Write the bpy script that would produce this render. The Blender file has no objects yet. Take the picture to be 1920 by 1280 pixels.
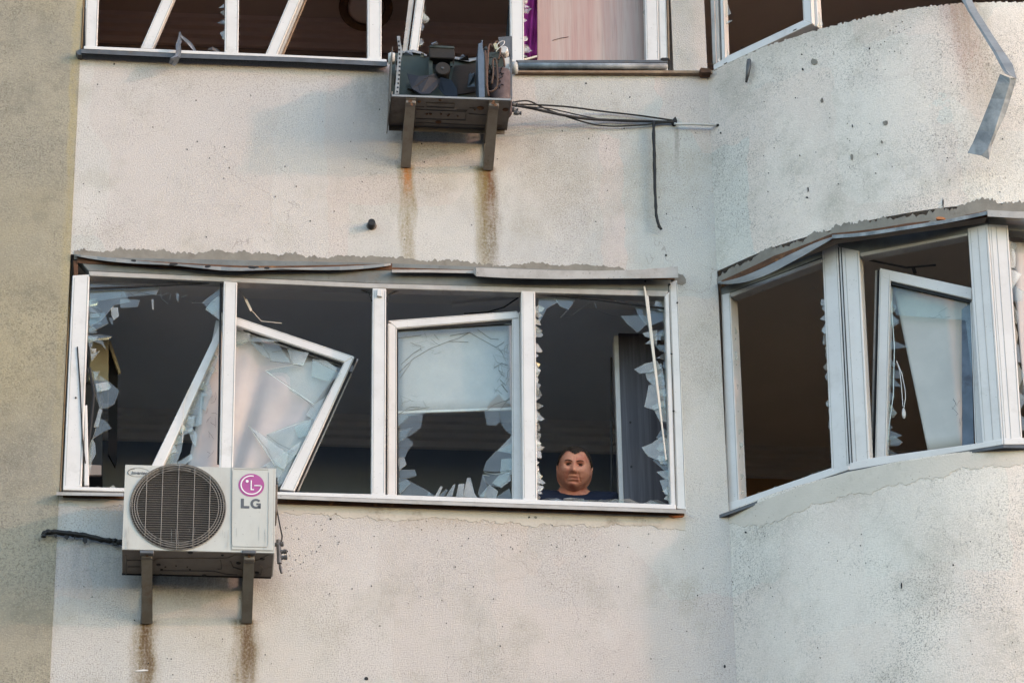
import bpy, bmesh, math, random
from math import radians, sin, cos, pi, tan, hypot
from mathutils import Vector as V, Matrix
S = bpy.context.scene
COL = S.collection

# ------------------------------------------------------------------ camera
FPX, PITCH, YAW, ROLL, DIST, ZC = 7100.0, radians(29.2), radians(5.5), radians(-1.0), 19.6, 11.2
cF = V((sin(YAW)*cos(PITCH), cos(YAW)*cos(PITCH), sin(PITCH)))
_r = cF.cross(V((0, 0, 1))).normalized(); _u = _r.cross(cF)
cR = _r*cos(ROLL)+_u*sin(ROLL); cU = _u*cos(ROLL)-_r*sin(ROLL)
cC = V((0, 0, ZC))-cF*DIST
cd = bpy.data.cameras.new('camera'); cam = bpy.data.objects.new('camera', cd); COL.objects.link(cam)
cam.matrix_world = Matrix(((cR.x, cU.x, -cF.x, cC.x), (cR.y, cU.y, -cF.y, cC.y), (cR.z, cU.z, -cF.z, cC.z), (0, 0, 0, 1)))
cd.sensor_width = 36; cd.lens = 36*FPX/1920; cd.clip_start = .1; cd.clip_end = 3000
S.camera = cam
# ------------------------------------------------------------------ world and sun (low evening sun from the right)
SUN_EL, SUN_AZ = radians(16), radians(116)
w = bpy.data.worlds.new('World'); S.world = w; w.use_nodes = True
sk = w.node_tree.nodes.new('ShaderNodeTexSky'); sk.sky_type = 'NISHITA'; sk.sun_disc = False
sk.sun_elevation = SUN_EL; sk.sun_rotation = SUN_AZ
sk.air_density = 1.0; sk.dust_density = 0.4; sk.ozone_density = 0.5
w.node_tree.links.new(sk.outputs[0], w.node_tree.nodes['Background'].inputs[0])
w.node_tree.nodes['Background'].inputs[1].default_value = 0.15
ld = bpy.data.lights.new('sun', 'SUN'); ld.energy = .38; ld.angle = radians(2.0); ld.color = (1, .55, .42)
sun = bpy.data.objects.new('sun', ld); COL.objects.link(sun)
sd = V((sin(SUN_AZ)*cos(SUN_EL), cos(SUN_AZ)*cos(SUN_EL), sin(SUN_EL)))
sun.rotation_euler = (sd).to_track_quat('Z', 'Y').to_euler(); sun.location = (20, -20, 30)
S.view_settings.view_transform = 'Standard'; S.view_settings.look = 'None'
S.view_settings.gamma = 1; S.view_settings.use_curve_mapping = False
S.view_settings.exposure = 2.15
S.cycles.max_bounces = 8; S.cycles.transparent_max_bounces = 24

# ------------------------------------------------------------------ materials
def lin(c):
    return tuple(((x/255+.055)/1.055)**2.4 if x/255 > .04045 else x/255/12.92 for x in c)
class NT:
    def __init__(s, name):
        s.m = bpy.data.materials.new(name); s.m.use_nodes = True; s.t = s.m.node_tree
        s.b = s.t.nodes['Principled BSDF']; s.out = s.t.nodes['Material Output']
        g = s.t.nodes.new('ShaderNodeNewGeometry'); s.pos = g.outputs['Position']
    def n(s, k, **kw):
        o = s.t.nodes.new(k)
        for a, b in kw.items(): setattr(o, a, b)
        return o
    def l(s, a, b): s.t.links.new(a, b)
    def put(s, sock, v):
        if hasattr(v, 'is_linked') or isinstance(v, bpy.types.NodeSocket): s.l(v, sock)
        else: sock.default_value = v
    def math(s, op, a, b=0.0, c=None, clamp=False):
        o = s.n('ShaderNodeMath', operation=op, use_clamp=clamp); s.put(o.inputs[0], a); s.put(o.inputs[1], b)
        if c is not None: s.put(o.inputs[2], c)
        return o.outputs[0]
    def noise(s, scale, detail=3, rough=.55, stretch=(1, 1, 1), off=(0, 0, 0), dist=0):
        mp = s.n('ShaderNodeMapping'); s.l(s.pos, mp.inputs[0]); mp.inputs['Scale'].default_value = stretch; mp.inputs['Location'].default_value = off
        o = s.n('ShaderNodeTexNoise'); s.l(mp.outputs[0], o.inputs['Vector'])
        o.inputs['Scale'].default_value = scale; o.inputs['Detail'].default_value = detail; o.inputs['Roughness'].default_value = rough
        o.inputs['Distortion'].default_value = dist
        return o.outputs[0]
    def ss(s, v, a, b, lo=0.0, hi=1.0):
        o = s.n('ShaderNodeMapRange', interpolation_type='SMOOTHSTEP'); s.put(o.inputs[0], v)
        o.inputs[1].default_value = a; o.inputs[2].default_value = b; o.inputs[3].default_value = lo; o.inputs[4].default_value = hi
        return o.outputs[0]
    def mix(s, f, a, b, mode='MIX'):
        o = s.n('ShaderNodeMix', data_type='RGBA', blend_type=mode); s.put(o.inputs[0], f)
        for i, v in ((6, a), (7, b)):
            if isinstance(v, tuple): o.inputs[i].default_value = (*v[:3], 1)
            else: s.l(v, o.inputs[i])
        return o.outputs[2]
    def xyz(s):
        o = s.n('ShaderNodeSeparateXYZ'); s.l(s.pos, o.inputs[0]); return o.outputs
    def bump(s, h, strength, dist=.003):
        o = s.n('ShaderNodeBump'); s.l(h, o.inputs['Height']); o.inputs['Strength'].default_value = strength; o.inputs['Distance'].default_value = dist
        s.l(o.outputs[0], s.b.inputs['Normal'])
    def col(s, c):
        if isinstance(c, tuple): s.b.inputs['Base Color'].default_value = (*c[:3], 1)
        else: s.l(c, s.b.inputs['Base Color'])

def simple(name, c1, c2=None, rough=.5, metal=0, scale=8, bs=0, bscale=60, specks=0, dirt=None, stretch=(1, 1, 1), amt=.5):
    n = NT(name); n.b.inputs['Specular IOR Level'].default_value = .5 if rough < .45 else .18; n.b.inputs['Roughness'].default_value = rough; n.b.inputs['Metallic'].default_value = metal
    c = c1
    if c2: c = n.mix(n.math('MULTIPLY', n.ss(n.noise(scale, 5, .6, stretch), .35, .7), amt), c1, c2)
    if dirt: c = n.mix(n.ss(n.noise(scale*.55, 6, .7, stretch, (3, 7, 2)), .53, .75, 0, .8), c, dirt)
    if specks: c = n.mix(n.ss(n.noise(90, 2, .5, off=(5, 1, 3)), .69, .74, 0, specks), c, (.06, .045, .035))
    n.col(c)
    if bs: n.bump(n.noise(bscale, 3, .6, stretch), bs, .002)
    return n.m

def stain_or_shade(n, x, z, x0, zt, zb, wd, slant=0.0):
    """mask of a stain, or of painted shade, down the wall from (x0, zt)"""
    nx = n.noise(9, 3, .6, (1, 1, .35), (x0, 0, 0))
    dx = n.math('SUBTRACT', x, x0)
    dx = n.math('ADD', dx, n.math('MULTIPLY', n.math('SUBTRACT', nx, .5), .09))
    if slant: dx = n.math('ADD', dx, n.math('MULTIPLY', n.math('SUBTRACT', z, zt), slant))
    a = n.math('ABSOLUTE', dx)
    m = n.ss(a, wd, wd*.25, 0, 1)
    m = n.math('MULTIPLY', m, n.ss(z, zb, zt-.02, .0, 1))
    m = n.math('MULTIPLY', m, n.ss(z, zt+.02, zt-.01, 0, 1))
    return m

def stucco(name, base, alt, streaks=(), warm=None, speck=.38, grime=(.30, .28, .23), olive=False):
    n = NT(name); n.b.inputs['Roughness'].default_value = .93; n.b.inputs['Specular IOR Level'].default_value = .15
    xyz = n.xyz(); x, z = xyz[0], xyz[2]
    c = n.mix(n.ss(n.noise(.9, 4, .6), .38, .66), base, alt)
    if warm: c = n.mix(n.ss(n.noise(.7, 3, .5, off=(4, 2, 9)), .45, .66, 0, .6), c, warm)
    vp = n.n('ShaderNodeTexVoronoi', feature='F1', distance='CHEBYCHEV'); vp.inputs['Scale'].default_value = 1.25; vp.inputs['Randomness'].default_value = .75
    mpv = n.n('ShaderNodeMapping'); n.l(n.pos, mpv.inputs[0]); mpv.inputs['Scale'].default_value = (1.2, .01, .8)
    wob = n.n('ShaderNodeVectorMath', operation='ADD'); nw_ = n.n('ShaderNodeTexNoise'); nw_.inputs['Scale'].default_value = 6; nw_.inputs['Detail'].default_value = 5; n.l(n.pos, nw_.inputs['Vector'])
    sw = n.n('ShaderNodeVectorMath', operation='SCALE'); n.l(nw_.outputs['Color'], sw.inputs[0]); sw.inputs['Scale'].default_value = .09
    n.l(mpv.outputs[0], wob.inputs[0]); n.l(sw.outputs[0], wob.inputs[1]); n.l(wob.outputs[0], vp.inputs['Vector'])
    sv = n.n('ShaderNodeSeparateColor'); n.l(vp.outputs['Color'], sv.inputs[0])
    if not olive:
        c = n.mix(n.ss(sv.outputs[0], .5, .62, 0, .38), c, (base[0]*.84, base[1]*.96, base[2]*1.0))
        c = n.mix(n.ss(sv.outputs[1], .5, .62, 0, .42), c, (base[0]*1.10, base[1]*.955, base[2]*.93))
        c = n.mix(n.ss(sv.outputs[2], .6, .66, 0, .30), c, tuple(v*1.14 for v in base))
    # repainted roller patches and weathering
    c = n.mix(n.ss(n.noise(2.2, 7, .72, off=(9, 3, 1)), .47, .72, 0, .55), c, grime)
    c = n.mix(n.ss(n.noise(1.5, 5, .65, (1, 1, .7), (3, 1, 7)), .52, .68, 0, .35), c, tuple(min(.8, v*1.22) for v in base))
    c = n.mix(n.ss(n.noise(7, 5, .7, (1, 1, .5), (2, 2, 5)), .55, .8, 0, .28), c, grime)
    # aggregate: dark pits and short scratches between the grains
    f = n.noise(120, 2, .6, (1, 1, 1.2)); f2 = n.noise(66, 3, .7, (1.6, 1.6, .8), (8, 1, 1))
    dens = n.ss(n.noise(1.9, 5, .65, off=(1, 8, 8)), .38, .64, .18, 1)
    c = n.mix(n.math('MULTIPLY', n.ss(f, .53, .62, 0, speck*1.25), dens), c, tuple(v*.42 for v in base))
    c = n.mix(n.math('MULTIPLY', n.ss(f2, .585, .64, 0, speck*1.5), dens), c, tuple(v*.38 for v in base))
    c = n.mix(n.ss(f, .46, .34, 0, .35), c, tuple(min(.8, v*1.22) for v in base))
    # hairline cracks
    vo = n.n('ShaderNodeTexVoronoi', feature='DISTANCE_TO_EDGE'); vo.inputs['Scale'].default_value = 1.5
    mp = n.n('ShaderNodeVectorMath', operation='ADD'); n.l(n.pos, mp.inputs[0])
    nz = n.n('ShaderNodeTexNoise'); nz.inputs['Scale'].default_value = 5; n.l(n.pos, nz.inputs['Vector']); nz.inputs['Detail'].default_value = 4
    sc = n.n('ShaderNodeVectorMath', operation='SCALE'); n.l(nz.outputs['Color'], sc.inputs[0]); sc.inputs['Scale'].default_value = .35
    n.l(sc.outputs[0], mp.inputs[1]); n.l(mp.outputs[0], vo.inputs['Vector'])
    crack = n.math('MULTIPLY', n.ss(vo.outputs[0], .0035, .001), n.ss(n.noise(1.1, 2, .5, off=(6, 6, 1)), .50, .58))
    c = n.mix(n.math('MULTIPLY', crack, .38), c, (.16, .14, .12))
    for (x0, zt, zb, wd, colr, st, sl) in streaks:  # runs of stain, and the units' painted shade
        m = stain_or_shade(n, x, z, x0, zt, zb, wd*1.15, sl)
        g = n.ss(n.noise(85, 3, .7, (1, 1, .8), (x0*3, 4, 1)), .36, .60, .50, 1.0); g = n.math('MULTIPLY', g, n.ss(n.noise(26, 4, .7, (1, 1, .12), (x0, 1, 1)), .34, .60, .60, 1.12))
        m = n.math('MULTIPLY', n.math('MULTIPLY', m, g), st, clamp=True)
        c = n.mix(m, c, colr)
    n.col(c)
    h = n.math('ADD', n.math('MULTIPLY', n.noise(135, 4, .75), 1.0), n.math('MULTIPLY', n.noise(9, 3, .5), .5))
    n.bump(h, .9, .005)
    return n.m

OL = (.13, .085, .02); RU = (.17, .075, .025); SO = (.05, .045, .04)
M = {}
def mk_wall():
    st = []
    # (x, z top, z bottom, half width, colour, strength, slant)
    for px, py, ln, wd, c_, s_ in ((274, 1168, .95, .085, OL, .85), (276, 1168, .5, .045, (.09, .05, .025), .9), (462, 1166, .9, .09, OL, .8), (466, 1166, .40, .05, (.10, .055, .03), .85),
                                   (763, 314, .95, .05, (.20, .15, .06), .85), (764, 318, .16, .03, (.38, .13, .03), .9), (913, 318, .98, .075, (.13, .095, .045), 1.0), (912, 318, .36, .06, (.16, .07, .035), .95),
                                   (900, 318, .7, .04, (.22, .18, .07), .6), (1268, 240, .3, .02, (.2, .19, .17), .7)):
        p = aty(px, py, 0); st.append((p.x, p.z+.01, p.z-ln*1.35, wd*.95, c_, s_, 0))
    # soot above the left unit's missing pipe sleeve; then both units' shade painted below and left of them, with some grime
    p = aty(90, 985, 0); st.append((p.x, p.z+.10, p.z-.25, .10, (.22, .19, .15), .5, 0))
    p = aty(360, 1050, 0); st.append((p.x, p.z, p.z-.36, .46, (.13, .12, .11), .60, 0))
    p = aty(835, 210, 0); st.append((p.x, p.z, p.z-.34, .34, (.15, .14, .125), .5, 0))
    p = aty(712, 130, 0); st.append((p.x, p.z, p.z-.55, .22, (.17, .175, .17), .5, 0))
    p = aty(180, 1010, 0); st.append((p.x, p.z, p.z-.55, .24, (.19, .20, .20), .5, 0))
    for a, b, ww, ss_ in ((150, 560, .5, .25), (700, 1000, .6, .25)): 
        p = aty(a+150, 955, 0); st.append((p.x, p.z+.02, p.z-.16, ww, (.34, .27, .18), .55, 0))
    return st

# ------------------------------------------------------------------ projecting photo pixels on real surfaces
def ray(px, py): return cF+cR*((px-960)/FPX)-cU*((py-640)/FPX)
def aty(px, py, Y):
    d = ray(px, py); return cC+d*((Y-cC.y)/d.y)
def atz(px, py, Z):
    d = ray(px, py); return cC+d*((Z-cC.z)/d.z)
class Plane:
    """vertical plane through two plan points; off = metres out of the wall, towards the street"""
    def __init__(s, a, b):
        s.a = V((a[0], a[1], 0)); s.u = (V((b[0], b[1], 0))-s.a).normalized(); s.n = s.u.cross(V((0, 0, 1)))
        s.n = s.n if s.n.y < 0 else -s.n
    def P(s, px, py, off=0.0):
        d = ray(px, py); a = s.a+s.n*off
        return cC+d*((a-cC).dot(s.n)/d.dot(s.n))
class Curve:
    def __init__(s, pts):
        s.p = [V((x, y, 0)) for x, y in pts]
    def P(s, px, py, off=0.0):
        for i in range(len(s.p)-1):
            a, b = s.p[i], s.p[i+1]; u = (b-a); L = u.length; u = u/L; n = u.cross(V((0, 0, 1))); n = n if n.y < 0 else -n
            d = ray(px, py); h = cC+d*((a+n*off-cC).dot(n)/d.dot(n)); t = (V((h.x, h.y, 0))-a-n*off).dot(u)
            if t <= L+.0005 or i == len(s.p)-2:
                s.lastn = n; return h
    n = V((-.4, -.9, 0))
WALL = Plane((0, 0), (1, 0))
def catmull(pts, k=8):
    o = []
    P = [pts[0]]+list(pts)+[pts[-1]]
    for i in range(1, len(P)-2):
        for j in range(k):
            t = j/k; q = []
            for c in range(len(P[0])):
                a, b, cc, d = P[i-1][c], P[i][c], P[i+1][c], P[i+2][c]
                q.append(.5*((2*b)+(-a+cc)*t+(2*a-5*b+4*cc-d)*t*t+(-a+3*b-3*cc+d)*t**3))
            o.append(tuple(q))
    o.append(tuple(pts[-1])); return o
PLAN = catmull([(1.09, 0.0), (1.34, -.255), (1.62, -.452), (1.9, -.610), (2.2, -.722), (2.5, -.775), (2.9, -.79), (3.8, -.79)], 7)
BAY = Curve(PLAN)
PA = Plane((1.10, .03), (1.64, -.385)); PB = Plane((1.64, -.385), (2.36, -.735)); PC = Plane((2.36, -.735), (3.2, -.74))

# ------------------------------------------------------------------ mesh helpers
WLOC = {}
def tag(o, label=None, cat=None, group=None, kind=None):
    if label: o['label'] = label
    if cat: o['category'] = cat
    if group: o['group'] = group
    if kind: o['kind'] = kind
    return o
def thing(name, label, cat, loc, group=None):
    o = bpy.data.objects.new(name, None); COL.objects.link(o); o.location = loc; WLOC[o] = V(loc); o.empty_display_size = .1
    return tag(o, label, cat, group)
class MB:
    def __init__(s): s.v = []; s.f = []
    def add(s, vs, fs):
        k = len(s.v); s.v += [V(v) for v in vs]; s.f += [tuple(i+k for i in f) for f in fs]; return s
    def prism(s, pts, off):
        n = len(pts); off = V(off)
        return s.add([V(p) for p in pts]+[V(p)+off for p in pts], [tuple(range(n)), tuple(range(2*n-1, n-1, -1))]+[((i+1) % n, i, i+n, (i+1) % n+n) for i in range(n)])
    def slab(s, surf, px, off, depth):
        return s.prism([surf.P(x, y, off) for x, y in px], -surf.n*depth)
    def box(s, a, b):
        (x0, y0, z0), (x1, y1, z1) = a, b
        return s.prism([(x0, y0, z0), (x1, y0, z0), (x1, y0, z1), (x0, y0, z1)], (0, y1-y0, 0))
    def beam(s, p0, p1, wd, dp, up=(0, 0, 1)):
        p0, p1 = V(p0), V(p1); d = (p1-p0).normalized(); a = d.cross(V(up))
        a = a.normalized() if a.length > 1e-4 else V((1, 0, 0)); b = d.cross(a).normalized()
        q = [p0+a*(i*wd/2)+b*(j*dp/2) for i, j in ((-1, -1), (1, -1), (1, 1), (-1, 1))]
        return s.prism(q, p1-p0)
    def tube(s, path, r, n=8, cap=True):
        path = [V(p) for p in path]; k = len(s.v); N = len(path); pa = None
        for i, p in enumerate(path):
            d = (path[min(i+1, N-1)]-path[max(i-1, 0)]).normalized()
            if pa is None: pa = d.cross(V((0, 0, 1))); pa = pa if pa.length > .05 else d.cross(V((1, 0, 0)))
            pa = (pa-d*pa.dot(d)).normalized(); b = d.cross(pa); rr = r[i] if isinstance(r, (list, tuple)) else r
            s.v += [p+pa*cos(2*pi*j/n)*rr+b*sin(2*pi*j/n)*rr for j in range(n)]
        for i in range(N-1):
            for j in range(n):
                s.f.append((k+i*n+j, k+i*n+(j+1) % n, k+(i+1)*n+(j+1) % n, k+(i+1)*n+j))
        if cap: s.f += [tuple(k+j for j in range(n))[::-1], tuple(k+(N-1)*n+j for j in range(n))]
        return s
    def lathe(s, c, ax, prof, n=24):
        """prof = (distance along axis, radius)"""
        c = V(c); ax = V(ax).normalized(); return s.tube([c+ax*(t+1e-5*i) for i, (t, r) in enumerate(prof)], [r for t, r in prof], n) if False else s._l(c, ax, prof, n)
    def _l(s, c, ax, prof, n):
        a = ax.cross(V((0, 0, 1))); a = a if a.length > .05 else ax.cross(V((1, 0, 0))); a.normalize(); b = ax.cross(a); k = len(s.v); N = len(prof)
        for t, r in prof: s.v += [c+ax*t+a*cos(2*pi*j/n)*r+b*sin(2*pi*j/n)*r for j in range(n)]
        for i in range(N-1):
            for j in range(n): s.f.append((k+i*n+j, k+i*n+(j+1) % n, k+(i+1)*n+(j+1) % n, k+(i+1)*n+j))
        s.f += [tuple(k+j for j in range(n))[::-1], tuple(k+(N-1)*n+j for j in range(n))]
        return s
    def build(s, name, mat, parent=None, edge=None, bevel=0, smooth=False, solid=0, kind=None, label=None, cat=None, group=None, seg=1):
        me = bpy.data.meshes.new(name)
        lo = V([min(v[i] for v in s.v) for i in range(3)]); hi = V([max(v[i] for v in s.v) for i in range(3)])
        org = V(((lo.x+hi.x)/2, (lo.y+hi.y)/2, lo.z))
        me.from_pydata([v-org for v in s.v], [], s.f); me.update()
        bm = bmesh.new(); bm.from_mesh(me); bmesh.ops.recalc_face_normals(bm, faces=bm.faces); bm.to_mesh(me); bm.free()
        o = bpy.data.objects.new(name, me); COL.objects.link(o); WLOC[o] = org
        if parent: o.parent = parent; o.location = org-WLOC[parent]
        else: o.location = org
        me.materials.append(M[mat] if isinstance(mat, str) else mat)
        if edge:
            me.materials.append(M[edge])
            for p in me.polygons:
                if len(p.vertices) == 4 and p.area < .3*max(q.area for q in me.polygons) and abs(p.normal.dot(s.nn)) < .5: p.material_index = 1
        if smooth:
            for p in me.polygons: p.use_smooth = True
        if solid: md = o.modifiers.new('s', 'SOLIDIFY'); md.thickness = solid; md.offset = 0
        if bevel: md = o.modifiers.new('b', 'BEVEL'); md.width = bevel; md.segments = seg; md.limit_method = 'ANGLE'; md.angle_limit = radians(40)
        return tag(o, label, cat, group, kind)
def gs2(x, s): return math.exp(-x*x/(2*s*s))
R = random.Random(7)
def lerp(a, b, t): return tuple(x+(y-x)*t for x, y in zip(a, b))

# ------------------------------------------------------------------ material library
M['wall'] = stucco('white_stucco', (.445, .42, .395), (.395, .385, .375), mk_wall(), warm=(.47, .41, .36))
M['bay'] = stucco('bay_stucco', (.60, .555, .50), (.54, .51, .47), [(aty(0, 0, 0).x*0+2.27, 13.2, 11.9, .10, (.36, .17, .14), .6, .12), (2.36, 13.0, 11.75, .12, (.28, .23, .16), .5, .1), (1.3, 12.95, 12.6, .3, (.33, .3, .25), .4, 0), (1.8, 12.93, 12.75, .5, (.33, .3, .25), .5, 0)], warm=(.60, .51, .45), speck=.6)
M['olive'] = stucco('olive_stucco', (.30, .27, .21), (.235, .215, .175), [(-2.31, 14, 8.9, .03, (.36, .29, .14), .6, 0)], warm=(.31, .26, .16), speck=.45, grime=(.13, .12, .10), olive=True)
M['cement'] = simple('bare_cement', (.17, .155, .135), (.24, .22, .19), .95, scale=14, bs=.6, bscale=70, dirt=(.11, .09, .075))
M['plaster_edge'] = simple('cream_mortar', (.44, .40, .35), (.37, .335, .295), .95, scale=10, bs=.6, bscale=60, dirt=(.2, .16, .12))
M['mortar_bay'] = simple('pale_mortar', (.50, .455, .40), (.44, .40, .35), .95, scale=9, bs=.7, bscale=90, dirt=(.36, .32, .27), specks=.5)
M['pvc'] = simple('white_pvc', (.53, .505, .485), (.45, .42, .40), .32, scale=6, specks=.35, dirt=(.38, .35, .32), amt=.5)
M['pvc_dirty'] = simple('soiled_pvc', (.35, .33, .315), (.25, .23, .21), .45, scale=10, specks=.8, dirt=(.19, .16, .14), amt=.7)
M['fascia'] = simple('grey_fascia', (.155, .16, .155), (.10, .10, .097), .5, scale=7, specks=.5, dirt=(.13, .11, .09), amt=.7)  # stained grey, darkened further for shade under the flashing
M['galv'] = simple('galvanised_flashing', (.23, .235, .24), (.12, .13, .14), .55, .15, scale=9, bs=.4, bscale=20, dirt=(.16, .14, .12), stretch=(1, 1, 2))
M['zinc'] = simple('weathered_zinc', (.27, .29, .31), (.09, .105, .12), .55, .15, scale=9, bs=.5, bscale=24, dirt=(.06, .075, .09), amt=.9)
M['darkmetal'] = simple('dark_weathered_metal', (.10, .10, .105), (.05, .05, .05), .5, .4, scale=15, dirt=(.13, .09, .06))
M['rust'] = simple('rusty_steel', (.24, .17, .12), (.11, .06, .035), .85, .1, scale=16, bs=.6, bscale=60, dirt=(.42, .32, .22))
M['rust_dark'] = simple('dark_rust', (.10, .05, .03), (.03, .022, .018), .9, scale=20, bs=.8, bscale=50, dirt=(.28, .13, .05))
M['black'] = simple('black_rubber', (.018, .018, .02), (.035, .033, .03), .6, scale=40, bs=.5, bscale=90)
M['shadowgap'] = simple('dark_gasket', (.02, .02, .022), None, .7)
M['ac'] = simple('cream_enamel', (.39, .38, .345), (.29, .275, .245), .38, scale=5, specks=.3, dirt=(.34, .30, .25), amt=.5, stretch=(2, 2, .6))
M['ac_under'] = simple('taupe_galvanised_pan', (.155, .135, .12), (.10, .085, .075), .6, .2, scale=12, specks=.4, dirt=(.06, .045, .035), bs=.3, bscale=25)
M['bracket'] = simple('painted_bracket', (.14, .128, .115), (.085, .07, .055), .55, .2, scale=14, dirt=(.10, .06, .04))
M['bracket_rust'] = simple('rusting_bracket', (.19, .165, .145), (.13, .10, .085), .6, .2, scale=14, dirt=(.09, .045, .03), specks=.5)
M['wire'] = simple('grille_wire', (.21, .19, .17), (.12, .105, .095), .5, .2, scale=25)
M['fan'] = simple('fan_plastic', (.035, .034, .036), (.06, .055, .055), .5, scale=8)
M['coil'] = simple('dark_coil', (.022, .02, .02), (.04, .035, .03), .8, scale=40, stretch=(1, 1, 8))
M['pink'] = simple('magenta_print', (.31, .075, .22), (.27, .065, .19), .45, scale=20)
M['print_white'] = simple('white_print', (.62, .60, .60), None, .45)
M['print_grey'] = simple('grey_print', (.085, .09, .10), None, .5)
M['groove'] = simple('panel_groove', (.27, .265, .25), None, .6)
M['green_metal'] = simple('greenish_painted_panel', (.05, .058, .052), (.02, .026, .024), .5, .3, scale=9, dirt=(.025, .03, .03), specks=.5)
M['blue_metal'] = simple('blue_grey_plate', (.11, .13, .16), (.06, .075, .09), .45, .4, scale=12, dirt=(.05, .05, .06))
M['navyplastic'] = simple('navy_fan_plastic', (.010, .014, .024), (.016, .02, .03), .6, scale=10)
M['compressor'] = simple('mottled_compressor', (.10, .075, .08), (.05, .035, .036), .7, .1, scale=30, bs=.4, bscale=70, dirt=(.21, .17, .16))
M['copper'] = simple('tarnished_copper', (.11, .065, .048), (.055, .035, .028), .6, .3, scale=40)
M['greypipe'] = simple('grey_plastic_pipe', (.42, .42, .41), (.30, .29, .28), .5, scale=20)
M['ceiling'] = simple('ceiling_paint', (.72, .70, .70), (.64, .62, .62), .9, scale=2)
M['cornice'] = simple('cornice_plaster', (.78, .74, .70), (.70, .66, .63), .9, scale=3)
M['wall_blue'] = simple('blue_wallpaper', (.25, .30, .38), (.22, .27, .34), .9, scale=6)
M['ceiling_brown'] = simple('brownish_ceiling', (.50, .38, .33), (.45, .34, .30), .9, scale=2)
M['cornice_brown'] = simple('brownish_cornice', (.62, .46, .40), (.55, .4, .34), .9, scale=2)
M['wall_brown'] = simple('brown_wallpaper', (.24, .175, .15), (.2, .15, .125), .9, scale=6)
M['ceiling_tan'] = simple('tan_ceiling', (.46, .42, .385), (.40, .365, .335), .9, scale=2)
M['wall_tan'] = simple('ochre_wallpaper', (.30, .17, .085), (.25, .15, .08), .9, scale=6)
M['floor'] = simple('parquet_floor', (.34, .27, .20), (.26, .2, .14), .6, scale=4)
M['ground'] = simple('asphalt_yard', (.06, .058, .055), (.045, .045, .043), .9, scale=.5, bs=.3, bscale=30)
M['blind'] = simple('white_blind_fabric', (.39, .37, .375), (.31, .295, .31), .9, scale=4, bs=.25, bscale=25, dirt=(.38, .37, .37))
M['blind_grey'] = simple('greyish_blind_fabric', (.44, .43, .41), (.35, .345, .335), .9, scale=5, bs=.2, bscale=25)
M['purple'] = simple('purple_curtain', (.30, .035, .22), (.15, .02, .12), .8, scale=14)
M['cream'] = simple('cream_cabinet', (.40, .36, .25), (.30, .27, .19), .6, scale=6)
M['blackpanel'] = simple('black_panel', (.015, .015, .017), None, .85)
M['brick'] = simple('orange_brick', (.45, .17, .07), (.30, .12, .06), .9, scale=30, bs=.6)
M['wood_white'] = simple('pale_wood_strip', (.55, .50, .44), (.45, .39, .33), .6, scale=30, stretch=(1, 1, .1))
M['skin'] = simple('skin', (.54, .245, .16), (.43, .14, .09), .45, scale=22, amt=.9, bs=.25, bscale=120)
M['lips'] = simple('lip_skin', (.20, .06, .045), None, .5)
M['hair'] = simple('short_brown_hair', (.022, .015, .012), (.075, .05, .035), .8, scale=90, bs=.8, bscale=220)
M['eye'] = simple('shaded_eye', (.022, .016, .013), None, .6)
M['sclera'] = simple('shaded_eye_white', (.04, .026, .022), None, .6)  # white of the eye darkened for shade in the socket
M['navy'] = simple('navy_tshirt', (.012, .016, .032), (.02, .024, .042), .9, scale=30, bs=.3, bscale=40)
M['trouser'] = simple('dark_trousers', (.03, .03, .032), None, .9)
for nm, c1, c2 in (('wood_dark', (.085, .075, .085), (.045, .035, .042)), ('wood_pink', (.36, .27, .23), (.33, .20, .17))):
    n = NT(nm+'_grain'); n.b.inputs['Roughness'].default_value = .45
    g = n.noise(28 if nm == 'wood_dark' else 14, 5, .65, (1, 1, .035), dist=.6)
    c = n.mix(n.ss(g, .38, .62), c1, c2); c = n.mix(n.ss(n.noise(140, 2, .5, (1, 1, .03)), .5, .7, 0, .35), c, tuple(v*.6 for v in c2)); n.col(c)
    n.bump(g, .2, .001); M[nm] = n.m
def glass(name, body, tr, gl, tint):
    n = NT(name); t = n.t; t.nodes.remove(n.b)
    d = n.n('ShaderNodeBsdfDiffuse'); d.inputs[0].default_value = (*tint, 1)
    c = n.n('ShaderNodeBsdfTransparent'); c.inputs[0].default_value = (.93, .97, .96, 1)
    g = n.n('ShaderNodeBsdfGlossy'); g.inputs['Roughness'].default_value = .12; g.inputs[0].default_value = (.9, .95, 1, 1)
    m1 = n.n('ShaderNodeMixShader'); n.l(c.outputs[0], m1.inputs[1]); n.l(d.outputs[0], m1.inputs[2])
    f = n.ss(n.noise(11, 4, .7), .3, .75, body*.7, min(1, body*1.4)); n.l(f, m1.inputs[0])
    m2 = n.n('ShaderNodeMixShader'); m2.inputs[0].default_value = gl; n.l(m1.outputs[0], m2.inputs[1]); n.l(g.outputs[0], m2.inputs[2])
    n.l(m2.outputs[0], n.out.inputs[0]); return n.m
M['shard'] = glass('broken_glass_shard', .05, .6, .03, (.70, .66, .61))
M['shard_bright'] = glass('frosted_glass_shard', .18, .4, .035, (.70, .66, .62))
M['faint'] = glass('faint_glass_splinter', .035, .9, .03, (.6, .64, .65))
M['edge'] = glass('broken_edge_highlight', .42, .5, .08, (.74, .75, .72))  # edge highlight put into the colour of the broken glass
M['pane'] = glass('cracked_pane', .04, .9, .06, (.6, .65, .65))
M['pane_milky'] = glass('dusty_pane', .07, .9, .03, (.5, .54, .53))
M['crack'] = simple('crack_edge', (.06, .065, .07), None, .3)
M['glint'] = simple('glass_edge_glint', (.62, .72, .72), None, .15)  # pale colour for glints drawn as thin lines on the glass

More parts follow.
